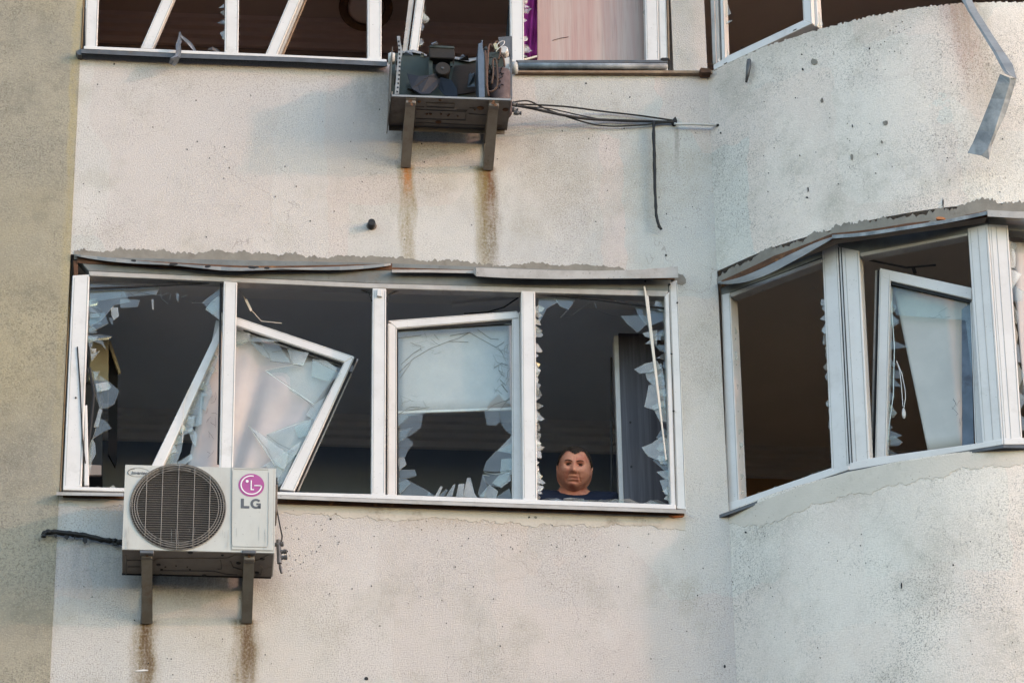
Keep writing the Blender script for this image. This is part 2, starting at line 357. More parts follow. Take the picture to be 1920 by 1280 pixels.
# ================================================================== SETTING
g = MB(); g.box((-400, -400, -.4), (400, 400, 0)); g.build('ground', 'ground', kind='structure')
ZS = 10.262; CEIL = 11.75; CEIL2 = 14.40; ZU = 12.905
XC = 1.09
# --- facade
fac = thing('building_facade', 'rough plastered apartment block wall, olive at left, off-white beyond, curving out at right', 'building', (0, 0, 0))
b = MB()
b.box((-2.29, 0, 0), (XC, .25, ZS-.02))
b.box((.868, 0, ZS-.02), (XC, .25, 11.64))
b.box((-2.29, 0, 11.64), (XC, .25, ZU-.01))
b.box((.905, 0, ZU-.01), (XC, .25, 14.25))
b.box((-2.29, 0, 14.25), (XC, .25, 17))
b.build('flat_wall', 'wall', fac, label='flat off-white plastered wall panel')
b = MB(); b.box((-8, -.004, 0), (-2.29, .25, 17)); b.build('olive_wall', 'olive', fac, label='olive-beige plastered wall strip')
def bayband(z0, z1, name, ragtop=0):
    b = MB(); n = len(PLAN); rr = random.Random(3)
    for i in range(n-1):
        a, c = PLAN[i], PLAN[i+1]
        for k in range(4):
            p = lerp(a, c, k/4); q = lerp(a, c, (k+1)/4)
            ta = z1+ragtop*(rr.random()-.5)
            b.add([(p[0], p[1], z0), (q[0], q[1], z0), (q[0], q[1], ta), (p[0], p[1], ta), (p[0]+.04, p[1]+.11, z0), (q[0]+.04, q[1]+.11, z0), (q[0]+.04, q[1]+.11, ta), (p[0]+.04, p[1]+.11, ta)],
                  [(0, 1, 2, 3), (7, 6, 5, 4), (3, 2, 6, 7), (1, 0, 4, 5)])
    o = b.build(name, 'bay', fac, label='off-white plastered curved bay wall')
    bm = bmesh.new(); bm.from_mesh(o.data); bmesh.ops.remove_doubles(bm, verts=bm.verts, dist=.0004)
    for f in bm.faces: f.smooth = abs(f.normal.z) < .5
    bm.to_mesh(o.data); bm.free()
    if True:
        md = o.modifiers.new('e', 'EDGE_SPLIT'); md.split_angle = radians(35)
bayband(0, ZS-.01, 'curved_wall'); bayband(11.66, ZU-.005, 'curved_wall', .012); bayband(14.25, 17, 'curved_wall')
# --- rooms
def struct(name, mat, *boxes):
    b = MB()
    for q in boxes: b.box(*q)
    return b.build(name, mat, kind='structure')
struct('room_ceiling', 'ceiling', ((-2.6, .25, CEIL), (1.0, 2.05, CEIL+.12)))
struct('room_wall', 'wall_blue', ((-2.6, 2.03, 9.02), (1.0, 2.2, CEIL)), ((-2.6, .25, 9.02), (-2.35, 2.03, CEIL)), ((-2.35, .22, 11.63), (1.0, .26, CEIL)))
struct('room_wall', 'ceiling', ((.98, .25, 9.0), (1.05, 2.2, CEIL+.1)), ((.98, .25, CEIL+.2), (1.05, 2.3, CEIL2)))
struct('room_floor', 'floor', ((-2.6, .02, 8.9), (3.8, 2.5, 9.02)))
def cornice(x0, x1, yb, zc, mat, front=None):
    b = MB()
    for (d, h) in ((.16, .03), (.12, .06), (.075, .09), (.03, .13)):
        b.box((x0, yb-d, zc-h), (x1, yb-.001, zc-.0005*h))
    if front is not None:
        for (d, h) in ((.28, .03), (.21, .055), (.13, .08)):
            b.box((x0, front, zc-h), (x1, front+d, zc-.001-.0005*h))
    b.build('cornice', mat, kind='structure')
cornice(-2.35, .98, 2.03, CEIL, 'cornice', .262)
struct('room_ceiling', 'ceiling_brown', ((-2.6, .25, CEIL2), (1.0, 2.05, CEIL2+.12)))
struct('room_wall', 'wall_brown', ((-2.6, 1.98, CEIL+.25), (1.0, 2.2, CEIL2)), ((-2.6, .25, CEIL+.25), (-2.35, 1.98, CEIL2)), ((-2.35, .22, 14.23), (1.0, .26, CEIL2)))
struct('room_floor', 'floor', ((-2.6, .26, CEIL+.13), (1.0, 2.2, CEIL+.24)))
cornice(-2.35, .98, 1.98, CEIL2, 'cornice_brown')
def planslab(z0, z1, name, mat, back=2.35):
    b = MB(); pts = [(p[0]+.05, p[1]+.125, z0) for p in PLAN]+[(3.9, back, z0), (1.06, back, z0)]
    b.prism(pts, (0, 0, z1-z0)); b.build(name, mat, kind='structure')
planslab(CEIL, CEIL+.1, 'room_ceiling', 'ceiling_tan'); planslab(CEIL+.13, CEIL+.24, 'room_floor', 'floor')
planslab(CEIL2, CEIL2+.1, 'room_ceiling', 'ceiling_brown')
struct('room_wall', 'wall_tan', ((1.06, 2.28, 9.02), (3.9, 2.4, CEIL)), ((3.7, -.6, 9.02), (3.85, 2.28, CEIL)))
struct('side_wall', 'ceiling', ((3.76, -.78, 0), (3.86, .4, 17)))
struct('room_wall', 'wall_brown', ((1.06, 2.28, CEIL+.25), (3.9, 2.4, CEIL2)), ((3.7, -.6, CEIL+.25), (3.85, 2.28, CEIL2)))
cornice(1.06, 3.7, 2.28, CEIL, 'ceiling_tan'); cornice(1.06, 3.7, 2.28, CEIL2, 'ceiling_brown')

# --- cement bands with ragged edges, holes
def ragged(surf, top, bot, name, mat, parent, off=.003, amp=4, step=5, seed=1, th=.004, label=None, low=0):
    rr = random.Random(seed); b = MB(); ws = []
    def interp(l, x):
        for i in range(len(l)-1):
            if l[i][0] <= x <= l[i+1][0]: return lerp(l[i], l[i+1], (x-l[i][0])/(l[i+1][0]-l[i][0]+1e-9))[1]
        return l[-1][1] if x > l[-1][0] else l[0][1]
    x = top[0][0]; drift = 0
    while x <= top[-1][0]+.1:
        drift = drift*.82+rr.uniform(-1, 1)*amp*.5
        ws.append((x, interp(top, x)+(0 if low else drift+rr.uniform(-1, 1)*amp*.35), interp(bot, x)+(low*(drift+rr.uniform(-1, 1)*amp*.35)))); x += step*rr.uniform(.3, .9)
    fr = [(surf.P(a, t, off), surf.P(a, max(bb, t+1.0), off)) for a, t, bb in ws]
    nn = surf.n
    for i in range(len(fr)-1):
        (a, c), (d, e) = fr[i], fr[i+1]
        b.add([a, d, e, c, a-nn*th, d-nn*th, e-nn*th, c-nn*th], [(0, 1, 2, 3), (4, 5, 1, 0), (3, 2, 6, 7)])
    return b.build(name, mat, parent, label=label)
ragged(WALL, [(139, 466), (260, 470), (340, 474), (420, 470), (520, 476), (600, 480), (640, 482), (760, 484), (830, 487), (925, 495)], [(139, 486), (400, 497), (740, 500), (925, 507)], 'cement_patch', 'cement', fac, amp=5, seed=2, label='ragged band of bare grey cement over the window')
ragged(WALL, [(925, 500), (985, 494), (1060, 495), (1160, 500), (1175, 505)], [(925, 508), (1175, 508)], 'cement_patch', 'cement', fac, amp=3, seed=4)
ragged(WALL, [(1262, 517), (1270, 513), (1282, 516), (1287, 526)], [(1262, 530), (1280, 534), (1287, 530)], 'cement_patch', 'cement', fac, amp=3, seed=5, step=4)
ragged(BAY, [(1338, 528), (1353, 515), (1385, 498), (1404, 488), (1445, 464), (1470, 466), (1503, 450), (1532, 433), (1571, 423), (1600, 416), (1639, 413), (1702, 406), (1740, 400), (1770, 391), (1847, 379), (1925, 380)],
       [(1338, 536), (1431, 496), (1557, 448), (1687, 428), (1850, 402), (1925, 404)], 'cement_patch', 'cement', fac, amp=6, seed=6, step=4, label='ragged band of bare grey cement over the bay window')
ragged(WALL, [(106, 926), (230, 927), (520, 935), (900, 948), (1285, 962)], [(106, 940), (180, 952), (300, 946), (520, 962), (700, 970), (900, 976), (1100, 985), (1290, 990)], 'mortar_band', 'plaster_edge', fac, amp=5, low=1, step=6, seed=8, off=.002, th=.003, label='smeared beige mortar band under the window sill')
ragged(BAY, [(1345, 966), (1400, 950), (1500, 912), (1590, 884), (1700, 864), (1880, 838), (1925, 838)], [(1345, 975), (1400, 986), (1470, 972), (1540, 940), (1600, 925), (1700, 905), (1800, 880), (1925, 868)], 'mortar_band', 'mortar_bay', fac, amp=6, low=1, step=6, seed=9, off=.002, th=.003, label='smeared beige mortar band under the bay window')
def blob(surf, px, py, rx, ry, name, mat, parent, off=.003, seed=1, th=.004, rot=0, n=9):
    rr = random.Random(seed); pts = []
    for i in range(n):
        a = 2*pi*i/n; k = rr.uniform(.7, 1.15); x, y = rx*k*cos(a), ry*k*sin(a)
        pts.append((px+x*cos(rot)-y*sin(rot), py+x*sin(rot)+y*cos(rot)))
    return MB().slab(surf, pts, off, th).build(name, mat, parent)
for i, (x, y, rx, ry, m_, sf) in enumerate(((1526, 116, 6.5, 6.5, 'cement', BAY), (1505, 130, 2.2, 2.2, 'shadowgap', BAY), (1503, 102, 1.3, 1.3, 'shadowgap', BAY), (1541, 188, 3.2, 5, 'cement', BAY), (1597, 295, 3, 6, 'cement', BAY),
                                            (1660, 230, 4.5, 4.5, 'cement', BAY), (1653, 266, 2.3, 2.8, 'cement', BAY), (1630, 91, 1.6, 2.4, 'shadowgap', BAY), (1598, 236, 1.2, 3, 'shadowgap', BAY), (1515, 355, 1.3, 5, 'shadowgap', BAY), (1513, 370, 2.5, 1.6, 'shadowgap', BAY),
                                            (1768, 380, 1.3, 8, 'shadowgap', BAY), (1690, 1097, 1.5, 6, 'shadowgap', BAY), (1787, 1058, 1.8, 1.6, 'shadowgap', BAY), (1351, 249, 1.6, 1.6, 'shadowgap', BAY), (1181, 182, 1.3, 1.2, 'shadowgap', WALL), (1099, 156, 1.6, 1.6, 'shadowgap', WALL),
                                            (1249, 478, 2, 2, 'shadowgap', WALL), (687, 1271, 4.5, 3.5, 'shadowgap', WALL), (1359, 1248, 2, 3.5, 'shadowgap', WALL), (214, 120, 1.5, 1.5, 'shadowgap', WALL), (1398, 997, 2.2, 1.6, 'shadowgap', BAY),
                                            (992, 969, 2, 2, 'shadowgap', WALL), (1004, 969, 3, 2.4, 'cement', WALL), (1130, 955+5, 10, 2.5, 'shadowgap', WALL), (1093, 957, 6, 2, 'shadowgap', WALL), (620, 972, 2, 2, 'shadowgap', WALL))):
    blob(sf, x, y, rx, ry, 'chip', m_, fac, seed=i, off=.0035)
blob(WALL, 266, 1256, 15, 1.8, 'plaster_smear', 'pvc', fac, seed=3, off=.004, rot=-.05)
for x, y, s in ((1404, 130, 0),):
    t = MB().tube([BAY.P(1404, 113, .02), BAY.P(1404, 122, .03), BAY.P(1402, 138, .03), BAY.P(1399, 155, .02)], [.012, .014, .011, .006], 6)
    t.build('metal_fragment', 'darkmetal', label='short dark rusty fragment stuck in the curved wall below the upper bay window', cat='fragment', smooth=True)
# pits scattered below the lower unit and next to it: dark specks of plaster
b = MB(); rr = random.Random(12)
for i in range(70):
    x = rr.uniform(535, 640) if i < 45 else rr.uniform(540, 1250); y = rr.uniform(955, 1080) if i < 45 else rr.uniform(975, 1030); r_ = rr.uniform(.4, 1.2)
    b.slab(WALL, [(x-r_, y), (x, y-r_*1.2), (x+r_, y), (x, y+r_*1.3)], .003, .002)
for i in range(150):
    x = rr.uniform(150, 1320); y = rr.choice((rr.uniform(140, 460), rr.uniform(985, 1275))); r_ = rr.uniform(.4, 1.3)
    b.slab(WALL, [(x-r_, y), (x-.2*r_, y-r_*1.2), (x+r_, y-.3*r_), (x+.5*r_, y+r_*1.3)], .003, .002)
for i in range(110):
    x = rr.uniform(1350, 1915); y = rr.choice((rr.uniform(150, 360), rr.uniform(990, 1275))); r_ = rr.uniform(.4, 1.3)
    b.slab(BAY, [(x-r_, y), (x-.2*r_, y-r_*1.2), (x+r_, y-.3*r_), (x+.5*r_, y+r_*1.3)], .003, .002)
for i in range(26):
    x = rr.uniform(1640, 1710); y = rr.gauss(70, 35)+ (x-1640)*.3; r_ = rr.uniform(.4, 1.1)
    b.slab(BAY, [(x-r_, y), (x, y-r_*1.2), (x+r_, y), (x, y+r_*1.3)], .003, .002)
b.build('plaster_pits', 'shadowgap', fac, kind='stuff')
# pipe stub in the wall
o = thing('pipe_stub', 'small black pipe stub poking out of the off-white wall between two windows', 'pipe', WALL.P(697, 424, 0))
c = WALL.P(697, 416, .05); MB().lathe(c, (0, 1, 0), [(0, .019), (.06, .019)], 16).build('pipe', 'black', o, smooth=False)
MB().lathe(WALL.P(697, 421, .012), (0, 1, 0), [(0, .024), (.012, .028)], 12).build('collar', 'ac_under', o)

# ================================================================== WINDOWS
def frame(surf, quad, off, depth, name, parent, mat='pvc', bevel=.004, label=None):
    o = _frame(surf, quad, off, depth, name, parent, mat, bevel, label)
    if len(quad) == 4 and mat == 'pvc' and name in ('mullion', 'stile', 'jamb', 'top_rail'):
        a, b_, c, d = quad; e = (hypot(b_[0]-a[0], b_[1]-a[1]), hypot(d[0]-a[0], d[1]-a[1]))
        if e[0] > e[1]: a, b_, c, d = b_, c, d, a
        for t, w_ in ((.13, .0016), (.90, .0022)):
            p, q = lerp(a, b_, t), lerp(d, c, t)
            p, q = lerp(p, q, .012), lerp(p, q, .988)
            MB().tube([surf.P(p[0], p[1], off+.0002), surf.P(q[0], q[1], off+.0002)], w_*.7, 4).build('joint_line', 'groove', o if parent and not parent.parent else parent)
    return o
def _frame(surf, quad, off, depth, name, parent, mat='pvc', bevel=.004, label=None):
    return MB().slab(surf, quad, off, depth).build(name, mat, parent, bevel=bevel, label=label, seg=2)
def shard(surf, pts, off, parent, mat='shard', tilt=0, th=.004, seed=0):
    rr = random.Random(seed+len(pts)*7+int(pts[0][0])); c = (sum(p[0] for p in pts)/len(pts), sum(p[1] for p in pts)/len(pts))
    P = [surf.P(x, y, off+tilt*((x-c[0])*.0006)+rr.uniform(-.002, .002)) for x, y in pts]
    q = MB(); q.nn = surf.n; return q.prism(P, -surf.n*th).build('glass_shard', mat, parent, edge='edge')
def fringe(surf, a, b_, n, lo, hi, side, seed, off, parent, mats=('shard', 'shard_bright'), lean=0.0, wk=1.5):
    rr = random.Random(seed); L = hypot(b_[0]-a[0], b_[1]-a[1]); u = ((b_[0]-a[0])/L, (b_[1]-a[1])/L); nv = (-u[1]*side, u[0]*side)
    for i in range(n):
        if rr.random() < .14: continue
        t = (i+rr.uniform(-.3, 1.3))/n*L; t = max(1, min(L-1, t)); w_ = L/n*rr.uniform(.8, wk); h = (lo*.6+(hi-lo*.6)*rr.random()**1.7)*(1 if rr.random() < .85 else 1.5); ln = lean*h+rr.uniform(-.5, .5)*h
        t0, t1 = max(0, t-w_/2), min(L, t+w_/2)
        def q(s, d): return (a[0]+u[0]*s+nv[0]*d, a[1]+u[1]*s+nv[1]*d)
        mid = (t0+t1)/2; k = rr.random()
        if k < .35: pts = [q(t0, -2), q(t1, -2), q(mid+ln, h)]
        elif k < .75: pts = [q(t0, -2), q(t1, -2), q(t1+ln*.5, h*rr.uniform(.4, .7)), q(mid+ln, h)]
        else: pts = [q(t0, -2), q(t1, -2), q(t1+ln*.4, h*rr.uniform(.6, .9)), q(mid+ln+w_*.2, h), q(t0+ln*.6, h*rr.uniform(.3, .8))]
        o_ = off+rr.uniform(-.010, .010); ti = rr.uniform(-.025, .025)
        P = [surf.P(x, y, o_+(ti if j >= 2 else 0)) for j, (x, y) in enumerate(pts)]
        q_ = MB(); q_.nn = surf.n; q_.prism(P, -surf.n*.003).build('glass_shard', mats[0] if rr.random() < .5 else mats[1], parent, edge='edge')
def strands(surf, lines, off, name, parent, mat='crack', r=.0012):
    if name == 'hanging_threads' or len(lines) > 14: pass
    else:
        for l in lines: MB().tube([surf.P(x, y, off) for x, y in l], r, 3).build(name, mat, parent)
        return
    b = MB()
    for l in lines: b.tube([surf.P(x, y, off) for x, y in l], r, 3)
    return b.build(name, mat, parent, kind='stuff')
def cracklines(x0, y0, x1, y1, n, seed, ln=25, zig=3):
    rr = random.Random(seed); out = []
    for i in range(n):
        x, y = rr.uniform(x0, x1), rr.uniform(y0, y1); a = rr.uniform(0, 2*pi); l = [(x, y)]
        for k in range(rr.randint(1, zig)):
            a += rr.uniform(-.9, .9); d = rr.uniform(.3, 1)*ln; x, y = x+d*cos(a), y+d*sin(a)
            if not (x0 <= x <= x1 and y0 <= y <= y1): break
            l.append((x, y))
        if len(l) > 1: out.append(l)
    return out

# ---------------- lower ribbon window
W = thing('ribbon_window', 'long white four-bay window with shattered panes, the middle storey window above the running outdoor unit', 'window', (-.7, 0, ZS), 'windows of the block')
frame(WALL, [(136, 516), (168, 514), (153, 912), (118, 915)], .008, .07, 'jamb', W, label='white jamb split and bent at the left end')
frame(WALL, [(143, 481), (700, 492), (1262, 513), (1254, 546), (700, 531), (166, 508)], .006, .07, 'head_rail', W, 'fascia', label='grey stained head rail, darkened for shade under the flashing')
frame(WALL, [(166, 508), (700, 531), (1254, 545), (1248, 555.5), (700, 540), (168, 517)], .012, .06, 'head_bead', W, 'pvc_dirty')
frame(WALL, [(419.5, 527), (445, 529), (436, 918), (410, 917)], .014, .075, 'mullion', W)
frame(WALL, [(698.5, 540), (724.2, 541), (722.5, 928), (696, 927)], .014, .075, 'mullion', W)
frame(WALL, [(977, 545), (1003.5, 546), (1007.5, 938), (980, 937)], .014, .075, 'mullion', W)
frame(WALL, [(1246, 555), (1255, 546), (1268, 951), (1257, 947)], .010, .06, 'jamb', W)
frame(WALL, [(1254.6, 530), (1270, 524), (1287, 955), (1268.6, 953)], .004, .07, 'jamb', W)
frame(WALL, [(118, 911), (700, 925.5), (1266, 945), (1268, 955), (700, 935), (118, 918)], .020, .085, 'bottom_rail', W)
frame(WALL, [(158, 760), (163.5, 758), (167, 910), (158, 910)], .0, .03, 'glazing_bead', W)
MB().tube([WALL.P(145, 650, .012), WALL.P(150, 720, .012), WALL.P(155, 830, .012), WALL.P(160, 868, .012)], .0035, 5).build('gasket', 'shadowgap', W)
MB().tube([WALL.P(1253.5, 532, .007), WALL.P(1262, 740, .007), WALL.P(1267.8, 950, .007)], .0015, 4).build('joint_line', 'shadowgap', W)
for x, y in ((1259, 663), (1263, 770), (1270, 567), (1256, 533), (142, 745), (1210, 527)):
    MB().lathe(WALL.P(x, y, .0125), (0, 1, 0), [(0, .005), (.004, .005)], 8).build('screw_hole', 'shadowgap', W)
# dark gaskets next to the mullions and on the sagging rubber at the top of bays
for l, r_ in (([(169, 541), (250, 538), (330, 533), (415, 528.5)], .007), ([(1008, 552), (1060, 555), (1130, 563), (1245, 578)], .006), ([(414, 530), (413, 610), (411, 760), (409, 870)], .006),
              ([(640, 538), (672, 541), (692, 549), (697, 565)], .004), ([(762, 543), (742, 546), (728, 553), (726, 566)], .004), ([(1252, 560), (1250, 700), (1256, 850), (1259, 940)], .004), ([(168, 690), (176, 740), (170, 800), (163, 850)], .008)):
    MB().tube([WALL.P(x, y, -.015) for x, y in l], r_, 6).build('gasket', 'shadowgap', W)
frame(WALL, [(707, 541), (716, 541), (716, 556), (707, 554)], .028, .02, 'bracket_clip', W, bevel=.002)
# sill
def sillstrip(surf, top, lip, off, name, parent, mat, matl=None):
    """metal sill: a sheet from the wall to the lip, and the folded lip. top = pixels of the lip's upper edge"""
    b = MB()
    P = [surf.P(x, y, off) for x, y in top]; n = surf.n
    for i in range(len(P)-1):
        p, q = P[i], P[i+1]; dn = V((0, 0, -lip)); bk = -n*(off+.01)+V((0, 0, .012)); t = V((0, 0, -.002))
        b.prism([p, q, q+dn, p+dn], -n*.002)
        b.prism([p, q, q+bk, p+bk], t)
    return b.build(name, mat, parent)
sillstrip(WALL, [(106, 921), (180, 922), (232, 923)], .020, .055, 'sill', W, 'pvc_dirty')
sillstrip(WALL, [(517, 926.5), (700, 934), (980, 944), (1130, 949), (1286, 954.5)], .022, .055, 'sill', W, 'pvc_dirty')
frame(WALL, [(1252, 961), (1284, 963), (1281, 968), (1264, 970), (1254, 967)], .01, .05, 'exposed_brick', fac, 'brick', .003, label='sliver of orange brick under the right end of the sill')
MB().slab(WALL, [(118, 925), (700, 941), (1283, 961), (1283, 966), (700, 948), (118, 931)], .012, .02).build('sill_shade_strip', 'rust_dark', W)  # dark strip added as the shadow beneath the sill lip
frame(WALL, [(137, 488), (146, 488), (146, 514), (139, 517)], .004, .03, 'exposed_rust', W, 'rust_dark', .002)
# flashing over window (bent)
def flash(surf, pts, lips, out, name, parent, mat, back=.0):
    """pts: pixels of the outer top edge, lips: metres of folded lip at every point, out: distance from wall"""
    b = MB(); n = surf.n; P = []
    for (x, y), o_ in zip(pts, out): P.append((surf.P(x, y, o_), surf.n if not isinstance(surf, Curve) else surf.lastn))
    V4 = []
    for (p, nn), l, o_ in zip(P, lips, out):
        V4.append((p-nn*(o_+back)+V((0, 0, .015)), p, p+V((0, 0, -l))-nn*.003))
    for i in range(len(V4)-1):
        a, c = V4[i], V4[i+1]
        b.add([a[0], a[1], a[2], c[0], c[1], c[2]], [(0, 1, 4, 3), (1, 2, 5, 4)])
    return b.build(name, mat, parent, solid=.0025, smooth=False)
FL = thing('window_flashing', 'buckled thin metal drip strip sagging along the left half of the long window head', 'flashing', WALL.P(140, 490, 0), 'metal drip strips over the windows')
pts = catmull([(141, 477), (200, 483), (280, 491), (380, 498), (450, 502), (560, 502), (660, 499), (733, 494)], 4)
flash(WALL, pts, [.006+.013*abs(sin(i*.33)) for i in range(len(pts))], [.025+.035*sin(pi*i/(len(pts)-1))+.006*sin(i*1.7) for i in range(len(pts))], 'drip_strip', FL, 'galv')
pts = catmull([(145, 483), (230, 488), (330, 494), (460, 500), (600, 499), (735, 496)], 4)
flash(WALL, pts, [.03]*len(pts), [.012]*len(pts), 'rusty_backing', FL, 'rust_dark')
for x, y, l in ((325, 495, 9), (390, 499, 6), (475, 501, 10), (500, 502, 5), (250, 488, 6)):
    blob(WALL, x, y, l, 2.2, 'mortar_crumb', 'shadowgap', FL, off=.085, seed=x, th=.004)
FR = thing('window_flashing', 'wide grey metal drip strip over the right half of the long window head', 'flashing', WALL.P(1000, 505, 0), 'metal drip strips over the windows')
pts = [(735, 506), (800, 506), (888, 507), (893, 502), (960, 504), (1040, 507), (1120, 508), (1200, 506), (1250, 502), (1271, 500)]
flash(WALL, pts, [.014, .014, .016, .05, .055, .05, .045, .05, .06, .065], [.05, .05, .05, .075, .075, .075, .075, .075, .08, .085], 'drip_strip', FR, 'pvc_dirty')
flash(WALL, [(735, 503), (900, 508), (1265, 518)], [.02]*3, [.01]*3, 'rusty_backing', FR, 'rust_dark')

# glass of bay 1
O = -.03
fringe(WALL, (168, 560), (167, 640), 9, 22, 50, -1, 21, O, W, ('faint', 'shard'), lean=.3)
for p in ([(168, 548), (232, 544), (244, 566), (214, 572), (190, 600), (168, 612)], [(168, 590), (196, 585), (203, 606), (180, 618), (168, 622)], [(225, 560), (262, 562), (258, 575), (226, 577)], [(168, 532), (300, 538), (292, 552), (240, 556), (168, 566)], [(380, 566), (414, 540), (414, 578), (398, 590)]):
    shard(WALL, p, O, W, 'faint', seed=int(p[0][1]))
fringe(WALL, (166, 630), (185, 740), 10, 12, 26, -1, 23, O, W, lean=-.3)
shard(WALL, [(330, 548), (336, 552), (334, 566), (331, 560)], O, W, 'faint')
for p, m_ in (([(186, 703), (205, 716), (224, 732), (214, 757), (202, 764), (187, 767)], 'shard'), ([(184, 783), (196, 787), (209, 802), (196, 808), (175, 821)], 'shard'), ([(172, 823), (178, 830), (180, 850), (170, 868), (158, 875), (162, 850)], 'shard_bright'),
              ([(176, 800), (186, 765), (192, 768), (184, 800)], 'shard_bright'), ([(155, 880), (172, 868), (168, 890), (156, 902)], 'shard_bright'), ([(164, 690), (184, 700), (188, 766), (178, 740)], 'shard'), ([(162, 850), (176, 815), (170, 870), (155, 890)], 'shard'),
              ([(385, 580), (396, 565), (413, 552), (412, 600), (400, 590)], 'shard_bright'), ([(284, 561), (288, 561), (288, 580), (286, 580)], 'shard_bright'), ([(208, 576), (221, 576), (223, 592), (213, 600), (209, 590)], 'shard_bright'), ([(204, 595), (211, 595), (212, 608), (209, 608)], 'shard')):
    shard(WALL, p, O, W, m_, tilt=1, seed=int(p[0][1]))
fringe(WALL, (270, 914), (175, 912), 6, 2, 7, 1, 25, O, W)
# bay 4
fringe(WALL, (1004, 556), (1008, 940), 52, 6, 17, -1, 31, O, W, ('shard_bright', 'shard_bright'), lean=.1, wk=2.4)
for p in ([(1010, 556), (1050, 556), (1046, 566), (1025, 578), (1014, 600), (1010, 602)], [(1040, 560), (1080, 560), (1066, 580), (1050, 574)], [(1190, 575), (1246, 580), (1246, 600), (1215, 612), (1200, 596)]):
    shard(WALL, p, O, W, 'faint', seed=int(p[0][0]))
fringe(WALL, (1259, 945), (1250, 720), 26, 8, 24, -1, 33, O, W, ('shard_bright', 'shard_bright'), lean=.1, wk=2.2)
fringe(WALL, (1250, 720), (1247, 560), 12, 8, 26, -1, 34, O, W, ('shard', 'shard'), lean=0)
fringe(WALL, (1252, 943), (1012, 935), 15, 2, 7, 1, 35, O, W, ('shard', 'shard_bright'), wk=2.8)
for p, m_ in (([(1164, 592), (1208, 590), (1220, 600), (1197, 622), (1194, 622), (1177, 607)], 'shard'), ([(1205, 624), (1232, 618), (1232, 645), (1210, 644), (1222, 634), (1209, 630)], 'shard_bright'), ([(1189, 692), (1210, 681), (1232, 676), (1240, 690), (1220, 697), (1200, 700)], 'shard_bright'),
              ([(1210, 700), (1240, 680), (1246, 715), (1225, 722), (1214, 712)], 'shard_bright'), ([(1216, 722), (1246, 715), (1248, 760), (1226, 768), (1208, 762), (1212, 745)], 'shard_bright'), ([(1222, 760), (1246, 750), (1250, 790), (1238, 790)], 'shard_bright'),
              ([(1203, 838), (1221, 831), (1240, 818), (1252, 822), (1254, 860), (1238, 864), (1216, 855), (1210, 848)], 'shard_bright'), ([(1230, 820), (1243, 800), (1252, 810), (1252, 830)], 'shard'), ([(1224, 862), (1250, 850), (1256, 890), (1240, 876)], 'shard'),
              ([(1231, 884), (1256, 880), (1258, 900), (1245, 896)], 'shard_bright'), ([(1237, 900), (1258, 895), (1259, 930), (1246, 925)], 'shard_bright')):
    shard(WALL, p, O, W, m_, tilt=1.5, seed=int(p[0][1]))
strands(WALL, cracklines(1010, 553, 1245, 600, 16, 3, 30), -.028, 'hanging_threads', W, r=.0009)
strands(WALL, cracklines(172, 545, 412, 570, 22, 4, 34), -.028, 'hanging_threads', W, r=.0009)

# ---------------- bay 3: the sash tilted inward with cracked glass
SH = thing('tilted_sash', 'white sash tilted inward in the third bay of the long window, its glass crazed', 'window sash', WALL.P(850, 930, -.05), 'sashes tilted inward')
so = -.055
frame(WALL, [(727, 605), (744, 609), (744, 930), (726, 929)], so, .05, 'stile', SH)
frame(WALL, [(727, 600.5), (970, 582.5), (974, 597), (745, 616)], so+.002, .05, 'top_rail', SH)
frame(WALL, [(960, 597), (975, 583), (981, 940), (960.5, 936)], so, .05, 'stile', SH)
MB().slab(WALL, [(744.5, 618), (746.5, 618), (746.5, 930), (744.5, 930)], so-.005, .02).build('glazing_seal', 'shadowgap', SH)
MB().slab(WALL, [(745, 613), (960, 598), (960, 606), (745, 619)], so-.01, .02).build('glazing_seal', 'shadowgap', SH)
pn = [(746, 616), (960, 606), (960, 760), (945, 750), (935, 738), (920, 752), (912, 766), (900, 769), (850, 771), (800, 773), (784, 776), (768, 779), (746, 800)]
MB().slab(WALL, pn, so-.02, .004).build('glass_pane', 'pane_milky', SH)
